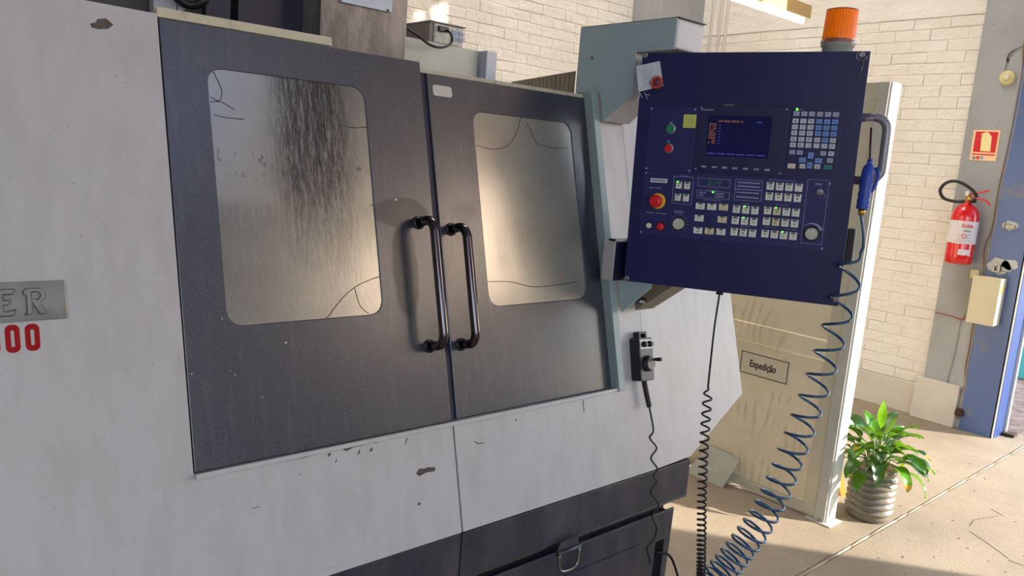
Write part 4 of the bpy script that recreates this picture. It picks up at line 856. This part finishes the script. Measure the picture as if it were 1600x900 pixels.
# handwheel pendant on the front face
hc = face(1.953, 0.980, 0.006)
ang = math.radians(-28)
HM = Matrix.Translation(hc) @ Matrix(((1, 0, 0, 0), (0, math.sin(TH), -math.cos(TH), 0), (0, math.cos(TH), math.sin(TH), 0), (0, 0, 0, 1))) @ Matrix.Rotation(math.radians(-3), 4, 'Z')
hw = thing('handwheel_pendant', 'black handheld pendant with crank wheel stuck to the pale machine front', 'pendant', mat=HM)
G().prism(rrect(-0.034, -0.068, 0.034, 0.072, 0.008, 3), XYZ, 0.0, 0.040).build('pendant_body', M['black'], hw, bevel=0.003)
G().prism(rrect(-0.020, 0.066, 0.022, 0.092, 0.006, 3), XYZ, 0.006, 0.030, [rrect(-0.010, 0.073, 0.012, 0.084, 0.003, 3)]).build('hanging_loop', M['black'], hw, bevel=0.002)
G().box((-0.029, 0.036, 0.040), (0.029, 0.066, 0.0415)).build('face_label', M['white_b'], hw)
G().box((-0.030, -0.064, 0.040), (0.030, 0.034, 0.041)).build('dial_plate', M['dial'], hw)
for sx_ in (-0.014, 0.014):
    G().lathe([(0.010, 0.0415), (0.0095, 0.050), (0.006, 0.052), (0.006, 0.058)], lambda v, sx_=sx_: Vector((sx_, 0.051, 0)) + v, 16).build('selector_knob', M['black'], hw)
whl = G().lathe([(0.026, 0.041), (0.026, 0.050), (0.023, 0.052), (0.021, 0.058)], lambda v: Vector((0, -0.012, 0)) + v, 30).build('crank_wheel', M['black'], hw)
G().lathe([(0.019, 0.058), (0.019, 0.0595)], lambda v: Vector((0, -0.012, 0)) + v, 24).build('wheel_face', M['dev'], whl)
G().lathe([(0.0045, 0.0595), (0.004, 0.066), (0.006, 0.070), (0.0062, 0.090), (0.004, 0.092)], lambda v: Vector((0.012, 0.000, 0)) + v, 14).build('crank_grip', M['black'], whl)
cpts = [HM @ Vector((0.004, -0.066, 0.02)), HM @ Vector((0.008, -0.10, 0.022)), HM @ Vector((0.018, -0.155, 0.024))]
cab = thing('pendant_cable', 'wavy black cable from the handwheel pendant into the tray slot', 'cable', tuple(cpts[0]))
G().tube(smooth_path(cpts, 6), 0.0085, 10).build('cable_sleeve', M['black_sleeve'], cab, True)
wl = [cpts[-1]]
fz = [(1.975, 0.80, 0.0), (1.965, 0.74, 0.012), (1.985, 0.69, -0.0), (1.968, 0.64, 0.012), (1.975, 0.61, 0), (1.985, 0.585, 0.0), (1.970, 0.56, 0.0), (1.985, 0.535, 0.0), (1.968, 0.50, 0.0), (1.982, 0.475, 0), (1.970, 0.44, 0), (1.985, 0.41, 0), (1.978, 0.385, 0), (1.962, 0.355, 0), (2.02, 0.335, 0.02), (2.035, 0.30, -0.02)]
for x_, y_ in ((1021, 672), (1015, 684), (1026, 700), (1017, 716), (1027, 732), (1021, 744), (1026, 752), (1017, 768), (1026, 782), (1029, 790), (1019, 806), (1026, 824), (1022, 842), (1011, 856), (1014, 870), (1016, 882)): wl.append(on_y(x_, y_, 1.43))
G().tube(smooth_path(wl, 6), 0.0030, 7).build('cable_lead', M['black_rubber'], cab, True)
tag(G().tube(smooth_path([(2.045, 1.47, 0.315), (2.08, 1.43, 0.30), (2.02, 1.33, 0.24), (1.90, 1.22, 0.26), (1.852, 1.165, 0.31)], 8), 0.0045, 8).build('floor_cable', M['black_rubber']), 'slack black cable looping from the tray slot to the coiled cable foot', 'cable')

# ------------------------------------------------------------------ EXPEDICAO LEAF
LX = 3.47
leaf = thing('door_leaf', 'tall cream door leaf with Expedição sign standing on the floor', 'door leaf', (LX, 1.6, 0))
def lf(y, z, w): return Vector((LX - w, y, z))
G().prism(rect(1.60, 0.872, 2.95, 1.98), lf, -0.02, 0.0).build('leaf_board', M['leaf_panel'], leaf, True, bevel=0.002)
G().prism(rect(1.60, 0.775, 2.95, 0.868), lf, -0.02, 0.004).build('leaf_rail', M['leaf_panel'], leaf, True, bevel=0.002)
G().prism(rect(1.60, 0.06, 2.95, 0.771), lf, -0.02, 0.0).build('leaf_board', M['leaf_panel'], leaf, True, bevel=0.002)
G().prism(rect(1.60, 0.018, 2.95, 0.058), lf, -0.02, 0.010).build('bottom_rail', M['leaf_frame'], leaf, True, bevel=0.002)
G().prism(rect(1.60, 1.98, 2.95, 2.055), lf, -0.02, 0.006).build('top_rail', M['leaf_frame'], leaf, True, bevel=0.002)
G().prism(rect(1.602, 0.02, 1.665, 2.05), lf, -0.01, 0.005).build('leaf_stile', M['leaf_frame'], leaf, True, bevel=0.002)
G().box((LX - 0.012, 1.55, 0.0), (LX + 0.03, 1.60, 2.056)).build('leaf_post', M['leaf_post'], leaf, True, bevel=0.002)
G().box((LX - 0.002, 1.542, 0.0), (LX + 0.085, 1.5515, 2.056)).build('post_cap', M['leaf_white'], leaf, True, bevel=0.001)
G().box((LX - 0.03, 1.51, 0.0), (LX + 0.09, 1.64, 0.006)).build('floor_plate', M['leaf_post'], leaf, True)
G().tube([(LX - 0.018, 1.57, 0), (LX - 0.018, 1.57, 0.018)], 0.005, 8).build('floor_bolt', M['steel'], leaf, True)
sg = thing('door_sign', 'framed card sign reading Expedição on the cream door leaf', 'sign', (LX, 1.97, 0.66))
G().prism(rect(1.838, 0.610, 2.104, 0.722), lf, 0.0, 0.002).build('sign_card', M['signplate'], sg, True)
G().prism(rect(1.838, 0.610, 2.104, 0.722), lf, 0.002, 0.003, [rect(1.842, 0.614, 2.100, 0.718)]).build('sign_border', M['black_ink'], sg, True)
G().text('Expedição', 0.052, lambda x_, y_, w: Vector((LX - w, 2.052 - x_, 0.650 + y_)), 0.002, 0.0028, bold=0.0012, sx=0.70).build('sign_lettering', M['black_ink'], sg, True)
# loose sheet leaning at the leaf foot
a_, b2, c2, d2_ = Vector((3.385, 2.066, 0.001)), Vector((3.385, 2.30, 0.001)), Vector((3.458, 2.22, 0.170)), Vector((3.458, 2.03, 0.155))
nn = (b2 - a_).cross(d2_ - a_).normalized() * 0.003
o = G().add([a_, b2, c2, d2_, a_ + nn, b2 + nn, c2 + nn, d2_ + nn], [(0, 1, 2, 3), (7, 6, 5, 4), (0, 4, 5, 1), (1, 5, 6, 2), (2, 6, 7, 3), (3, 7, 4, 0)]).build('metal_sheet', M['dull_sheet'])
tag(o, 'small dull metal sheet leaning against the foot of the cream door leaf', 'sheet')
# orange stick behind the post
o = G().add([Vector(v) for v in ((3.86, 1.66, 0), (3.885, 1.64, 0), (3.885, 1.67, 0), (3.86, 1.69, 0), (3.875, 1.72, .15), (3.895, 1.705, .15), (3.895, 1.725, .15), (3.875, 1.74, .15))], [(3, 2, 1, 0), (4, 5, 6, 7), (0, 1, 5, 4), (1, 2, 6, 5), (2, 3, 7, 6), (3, 0, 4, 7)]).build('door_wedge', M['orange_stick'])
tag(o, 'small orange wooden wedge on the floor between door leaf and plant', 'wedge')

# ------------------------------------------------------------------ PLANT
PC = Vector((3.755, 1.475, 0))
pl = thing('potted_plant', 'green broad-leaved plant in a cut ribbed plastic water bottle on the concrete floor', 'plant', tuple(PC))
prof = [(0.092, 0.0), (0.102, 0.008), (0.106, 0.025)]
for k in range(6):
    z0 = 0.035 + k * 0.033; prof += [(0.101, z0), (0.110, z0 + 0.005), (0.111, z0 + 0.014), (0.109, z0 + 0.018), (0.099, z0 + 0.023), (0.098, z0 + 0.029)]
prof += [(0.106, 0.245), (0.104, 0.262)]
inner = [(max(0.0, r - 0.003), z) for r, z in prof[::-1]]
at_ = lambda v: PC + v
gg = G(); full = prof + inner[:-2]
seg = 40; vs, fs = [], []
for r, z in full:
    for k in range(seg): an = 2 * PI * k / seg; vs.append(PC + Vector((r * math.cos(an), r * math.sin(an), z)))
for i in range(len(full) - 1):
    for k in range(seg): fs.append((i * seg + k, i * seg + (k + 1) % seg, (i + 1) * seg + (k + 1) % seg, (i + 1) * seg + k))
fs.append(tuple(range(seg))[::-1]); gg.add(vs, fs, True).build('bottle_pot', M['bottle'], pl, True)
G().lathe([(0.088, 0.006), (0.094, 0.05), (0.094, 0.195), (0.07, 0.205), (0.0, 0.21)], at_, 30).build('soil', M['soil'], pl, True)
rnd = random.Random(11)
def leaf_blade(az, rad, h, L, Wd, droop, tip, mt, stem=True, start=None):
    """stem rises from the soil, blade arches outward"""
    d = Vector((math.cos(az), math.sin(az), 0)); s = Vector((-math.sin(az), math.cos(az), 0))
    p0 = PC + Vector((0, 0, 0.20)) + d * rnd.uniform(0.01, 0.05) + s * rnd.uniform(-.02, .02)
    p2 = PC + d * rad + Vector((0, 0, h)); p1 = PC + d * rad * 0.45 + Vector((0, 0, (0.2 + h) / 2 + 0.05))
    G().tube(smooth_path([p0, p1, p2], 5), 0.0024, 5).build('leaf_stem', M['stem'], pl, True)
    n = 9; ctr = []; el = droop[0]; p = p2.copy()
    for k in range(n + 1):
        ctr.append(p.copy()); e = el + (droop[1] - droop[0]) * k / n; p += (d * math.cos(e) + Vector((0, 0, math.sin(e)))) * (L / n)
    vs, fs, mi = [], [], []
    tw = rnd.uniform(-.5, .5)
    for k in range(n + 1):
        t = k / n; w = Wd * (math.sin(PI * min(1, t ** 0.75)) ** 0.8) if 0 < t < 1 else 0.0008
        e = droop[0] + (droop[1] - droop[0]) * t; nrm = Vector((0, 0, 1)) * math.cos(e) - d * math.sin(e); sv = (s * math.cos(tw) + nrm * math.sin(tw))
        rip = 0.006 * math.sin(t * 9 + az * 3)
        for q in (-1, -0.5, 0, 0.5, 1): vs.append(ctr[k] + sv * (q * w) + nrm * (abs(q) * w * 0.35 + rip * q))
    for k in range(n):
        for q in range(4): fs.append((k * 5 + q, k * 5 + q + 1, (k + 1) * 5 + q + 1, (k + 1) * 5 + q)); mi.append(1 if (tip and k >= n - 2) else 0)
    gg = G().add(vs, fs, True); gg.mi = mi; gg.build('leaf', [M[mt], M['leaf_tip']], pl, True)
for i in range(52):
    az = i * 2.399963 + rnd.uniform(-.25, .25); ring = i / 52
    rad = 0.03 + 0.12 * ring ** 0.7; h = 0.41 - 0.13 * ring + rnd.uniform(-.03, .03); L = rnd.uniform(0.12, 0.165)
    dr = (1.0 - 1.1 * ring, 0.2 - 1.9 * ring + rnd.uniform(-.3, .2))
    leaf_blade(az, rad, h, L, rnd.uniform(0.028, 0.040), dr, i % 6 == 5, rnd.choice(['leaf_a', 'leaf_a', 'leaf_b', 'leaf_c', 'leaf_b']))
leaf_blade(3.4, 0.035, 0.46, 0.15, 0.026, (1.4, 1.6), False, 'leaf_c'); leaf_blade(2.2, 0.10, 0.40, 0.14, 0.026, (0.9, 0.2), False, 'leaf_c')

# ------------------------------------------------------------------ COLUMN FURNITURE
KX = 5.75
def colp(x_, y_, off=0.004): return on_x(x_, y_, KX - off)
# fire extinguisher
ec = Vector((KX - 0.095, 1.905, 1.140))
ex = thing('fire_extinguisher', 'red fire extinguisher with white label and looped black hose on the grey column', 'fire extinguisher', tuple(ec))
ex_m = lambda v: ec + v
G().lathe([(0.078, 0), (0.084, 0.006), (0.084, 0.05), (0.085, 0.054), (0.084, 0.06), (0.084, 0.31), (0.078, 0.345), (0.062, 0.372), (0.036, 0.392), (0.022, 0.398), (0.022, 0.412)], ex_m, 40).build('cylinder', M['ext_red'], ex, True)
def arc_label(z0, z1, a0, a1, r, m, name, par):
    n_ = 20; vs = [ec + Vector((r * math.cos(a0 + (a1 - a0) * k / n_), r * math.sin(a0 + (a1 - a0) * k / n_), z)) for z in (z0, z1) for k in range(n_ + 1)]
    return G().add(vs, [(k, k + 1, n_ + 2 + k, n_ + 1 + k) for k in range(n_)], True).build(name, M[m], par, True)
el_ = arc_label(0.135, 0.285, PI * 0.55, PI * 1.60, 0.0855, 'ext_label', 'white_label', ex)
arc_label(0.062, 0.098, PI * 1.07, PI * 1.36, 0.0856, 'ext_label', 'inspection_tag', ex)
# label print wrapped on the cylinder
az0 = math.atan2(-ec.y, -ec.x)
def wrap(off, z0, r=0.0862): return lambda x_, y_, w: ec + Vector(((r + w) * math.cos(az0 + off + x_ / r), (r + w) * math.sin(az0 + off + x_ / r), z0 + y_))
G().text('Kidde', 0.034, wrap(-0.12, 0.243), 0, 0.0004, bold=0.0006, sx=0.85).build('red_lettering', M['sign_red'], el_, True)
G().text('MEGA', 0.017, wrap(0.05, 0.215), 0, 0.0004, bold=0.0004).build('grey_lettering', M['ink'], el_, True)
for k, mm in enumerate(('leaf_post', 'red_b', 'sign_blue')):
    q0 = -0.38 + k * 0.36; vs = []
    G().prism(rrect(0, 0, 0.025, 0.027, 0.004, 2), wrap(q0, 0.172), 0, 0.0004, [rrect(0.004, 0.004, 0.021, 0.023, 0.003, 2)]).build('class_symbol', M[mm], el_, True)
g = G()
for k in range(2):
    for q in range(8): 
        f_ = wrap(-0.5 + q * 0.16, 0.146 + k * 0.012); g.prism(rect(0, 0, 0.010, 0.0025), f_, 0, 0.0004)
g.build('label_print', M['ink'], el_, True, kind='stuff')
va = Vector((ec.x, ec.y, ec.z + 0.41))
G().lathe([(0.016, 0), (0.018, 0.012), (0.014, 0.03), (0.012, 0.05), (0.006, 0.06)], lambda v: va + v, 16).build('valve', M['brass'], ex, True)
G().tube([va + Vector((-0.015, -0.01, 0.02)), va + Vector((-0.03, -0.018, 0.02))], 0.013, 16).build('gauge', M['brass'], ex, True)
G().tube(smooth_path([va + Vector((0, 0.01, 0.035)), va + Vector((0, -0.05, 0.03)), va + Vector((0, -0.10, 0.018)), va + Vector((0, -0.135, -0.008))]), 0.006, 8).build('carry_handle', M['ext_red'], ex, True)
G().tube(smooth_path([va + Vector((0, 0.012, 0.045)), va + Vector((0, -0.04, 0.06)), va + Vector((0, -0.11, 0.085))]), 0.006, 8).build('squeeze_lever', M['ext_red'], ex, True)
G().box(tuple(va + Vector((-0.012, -0.002, 0.04))), tuple(va + Vector((0.012, 0.02, 0.07)))).build('hose_coupling', M['white_b'], ex, True, bevel=0.002)
hp = [colp(x_, y_, 0.10) for x_, y_ in ((1526, 308), (1522, 300), (1510, 290), (1493, 283), (1478, 286), (1469, 297), (1474, 309), (1488, 314), (1502, 315), (1512, 314))]
G().tube(smooth_path(hp, 6), 0.0105, 10).build('hose', M['black_rubber'], ex, True)
G().tube([hp[-1], hp[-1] + Vector((0, -0.05, 0.004))], 0.0135, 10).build('hose_nozzle', M['black'], ex, True)
G().box((KX - 0.02, 1.885, 1.44), (KX, 1.925, 1.50)).build('wall_bracket', M['steel'], ex, True)
# sign above it
sgn = thing('extinguisher_sign', 'red square sign with cream extinguisher pictogram on the grey column', 'sign', (KX, 1.89, 1.93))
cf = YZ(KX)
Y0, Y1, Z0, Z1 = 1.822, 1.972, 1.853, 2.020
def cq(x_, y_): p = on_x(x_, y_, KX); return (p.y, p.z)
G().prism([cq(1522, 203), cq(1564, 203.5), cq(1556, 252), cq(1515, 250)], cf, 0.0005, 0.003).build('sign_backing', M['sign_edge'], sgn, True)
G().prism([cq(1525.5, 205.5), cq(1560.5, 206.5), cq(1555, 239), cq(1520, 237)], cf, 0.003, 0.004).build('red_field', M['sign_red'], sgn, True)
G().prism([cq(1532, 236), cq(1534, 214), cq(1538, 211), cq(1533.5, 212.5), cq(1534.5, 209), cq(1542, 206.5), cq(1546, 208), cq(1548, 211), cq(1550, 214), cq(1547.5, 237)], cf, 0.004, 0.005).build('pictogram', M['sign_cream'], sgn, True)
G().prism([cq(1519, 239.5), cq(1555, 241.5), cq(1554.5, 243.5), cq(1518.6, 241.5)], cf, 0.003, 0.004).build('sign_stripe', M['sign_red'], sgn, True)
for k, mm in enumerate(('ink', 'red_b', 'sign_blue')): G().prism([cq(1520 + k * 6, 244), cq(1524.5 + k * 6, 244.3), cq(1524 + k * 6, 249), cq(1519.5 + k * 6, 248.7)], cf, 0.003, 0.004).build('sign_symbol', M[mm], sgn, True)
# alarm sounder
bp_ = colp(1575, 122, 0)
bl = thing('alarm_sounder', 'round ivory alarm sounder high on the grey column', 'alarm', tuple(bp_))
bm_ = lambda v: bp_ + Vector((-v.z, v.x, v.y))
G().lathe([(0.046, 0), (0.046, 0.018), (0.040, 0.024), (0.026, 0.026)], bm_, 28).build('sounder_body', M['ivory'], bl, True)
G().lathe([(0.022, 0.022), (0.022, 0.030), (0.012, 0.033)], bm_, 20).build('sounder_centre', M['signplate'], bl, True)
G().tube(smooth_path([colp(1569, 112), colp(1572, 100), colp(1579, 86), colp(1590, 75), colp(1598, 72)]), 0.0035, 6).build('sounder_lead', M['wire_g'], bl, True)
G().tube(smooth_path([colp(1573, 95), colp(1577, 84), colp(1588, 76)]), 0.003, 6).build('loose_end', M['black'], bl, True)
G().lathe([(0.006, 0), (0.008, 0.02)], lambda v: colp(1574, 97) + v, 8).build('lead_plug', M['black'], bl, True)
# wires down the column
wires = [([(1606, 40), (1599, 72), (1597, 112), (1590, 150), (1580, 205), (1570, 250), (1559, 300), (1554, 335), (1548, 362), (1538, 388), (1537, 420), (1533, 452), (1527, 480), (1520, 505), (1514, 545), (1508, 575), (1508, 603), (1498, 618), (1496, 655)], 'wire', 'brown wire running down the grey column edge, inner one of the bundle'),
    ([(1604, 60), (1600, 110), (1594, 150), (1585, 200), (1574, 250), (1562, 300), (1557, 335), (1551, 365), (1541, 390), (1539, 425), (1536, 452), (1530, 480), (1523, 505), (1517, 545), (1510, 580), (1509, 605), (1499, 622), (1498, 652)], 'wire_g', 'greyish wire running down the grey column edge beside the blue jamb'),
    ([(1518, 478), (1502, 500), (1496, 530), (1489, 562), (1481, 590), (1480, 615), (1485, 635), (1496, 652)], 'wire_g', 'loose grey cable bowing down the column foot'),
    ([(1461, 488), (1475, 491), (1490, 495), (1502, 499), (1512, 494), (1522, 488)], 'wire_r', 'reddish wire crossing the column below the socket'),
    ([(1525, 436), (1523, 450), (1523, 465), (1520, 478), (1516, 490)], 'wire_g', 'short grey lead dropping from the ivory socket')]
for pts, mm, lb in wires:
    tag(G().tube(smooth_path([colp(x_, y_, 0.007) for x_, y_ in pts], 4), 0.0034, 7).build('wire', M[mm]), lb, 'wire', 'wires on the gate column')
o = G().lathe([(0.02, 0), (0.03, 0.01), (0.02, 0.05)], lambda v: colp(1498, 650, 0.03) + v, 10).build('wire_gland', M['rust']); tag(o, 'dark rusty lump at the column foot where the wires end', 'junction')
q = colp(1525, 428, 0)
so_ = thing('wall_socket', 'tiny ivory wall socket on the column below the extinguisher', 'socket', tuple(q))
G().box((KX - 0.03, q.y - 0.026, q.z - 0.03), (KX, q.y + 0.026, q.z + 0.03)).build('socket_body', M['ivory'], so_, True, bevel=0.003)
G().box((KX - 0.034, q.y - 0.012, q.z - 0.014), (KX - 0.03, q.y + 0.012, q.z + 0.014)).build('socket_insert', M['signplate'], so_, True)
# cream box on the jamb
cb = thing('junction_box', 'cream metal junction box on the blue gate jamb', 'junction box', (KX, 1.67, 0.75))
G().box((KX - 0.14, 1.62, 0.765), (KX - 0.010, 1.775, 1.075)).build('box_body', M['cream_box'], cb, True, bevel=0.003)
G().box((KX - 0.145, 1.615, 0.765), (KX - 0.14, 1.78, 1.08)).build('box_lid', M['cream_box'], cb, True, bevel=0.001)
G().box((KX - 0.10, 1.619, 0.98), (KX - 0.06, 1.6205, 1.03)).build('warning_sticker', M['orange_stick'], cb, True)
# outside oddment
tk = thing('teal_drum', 'pale teal drum standing on the gravel outside the gate', 'drum', (8.3, 2.0, -0.02))
G().lathe([(0.28, 0), (0.29, 0.02), (0.28, 0.3), (0.29, 0.31), (0.28, 0.32), (0.28, 0.6), (0.29, 0.61), (0.28, 0.62), (0.28, 0.88)], lambda v: Vector((8.35, 1.98, -0.02)) + v, 28).build('drum_body', M['teal'], tk, True)
G().lathe([(0.285, 0.88), (0.285, 0.90)], lambda v: Vector((8.35, 1.98, -0.02)) + v, 28).build('drum_lid', M['white_edge'], tk, True)

# ------------------------------------------------------------------ CEILING LAMP
LH = 2.66
e1 = on_floor(1266, 34, LH); e1.y = (e1.y + on_floor(1130, -3, LH).y) / 2
lx1, ly = e1.x, e1.y; lx0 = lx1 - 1.22
lamp = thing('fluorescent_lamp', 'ochre batten lamp with one lit white tube hanging near the corner', 'lamp', (lx1 - .6, ly, LH))
G().box((lx0 - 0.02, ly - 0.02, LH + 0.03), (lx1 + 0.05, ly + 0.07, LH + 0.115)).build('batten', M['fixture'], lamp, True, bevel=0.003)
G().box((lx0 - 0.02, ly - 0.022, LH + 0.024), (lx1 + 0.03, ly + 0.05, LH + 0.030)).build('reflector', M['fixture_w'], lamp, True)
G().tube([(lx0, ly, LH), (lx1 - 0.02, ly, LH)], 0.014, 14).build('tube', M['tube'], lamp, True)
for x_ in (lx0 - 0.01, lx1 - 0.012):
    G().box((x_, ly - 0.012, LH - 0.014), (x_ + 0.018, ly + 0.012, LH + 0.03)).build('tube_holder', M['fixture_w'], lamp, True)
for x_ in (lx0 + 0.2, lx1 - 0.12): G().tube([(x_, ly + 0.02, LH + 0.11), (x_, ly + 0.02, ROOF)], 0.006, 8).build('hanging_rod', M['steel'], lamp, True)
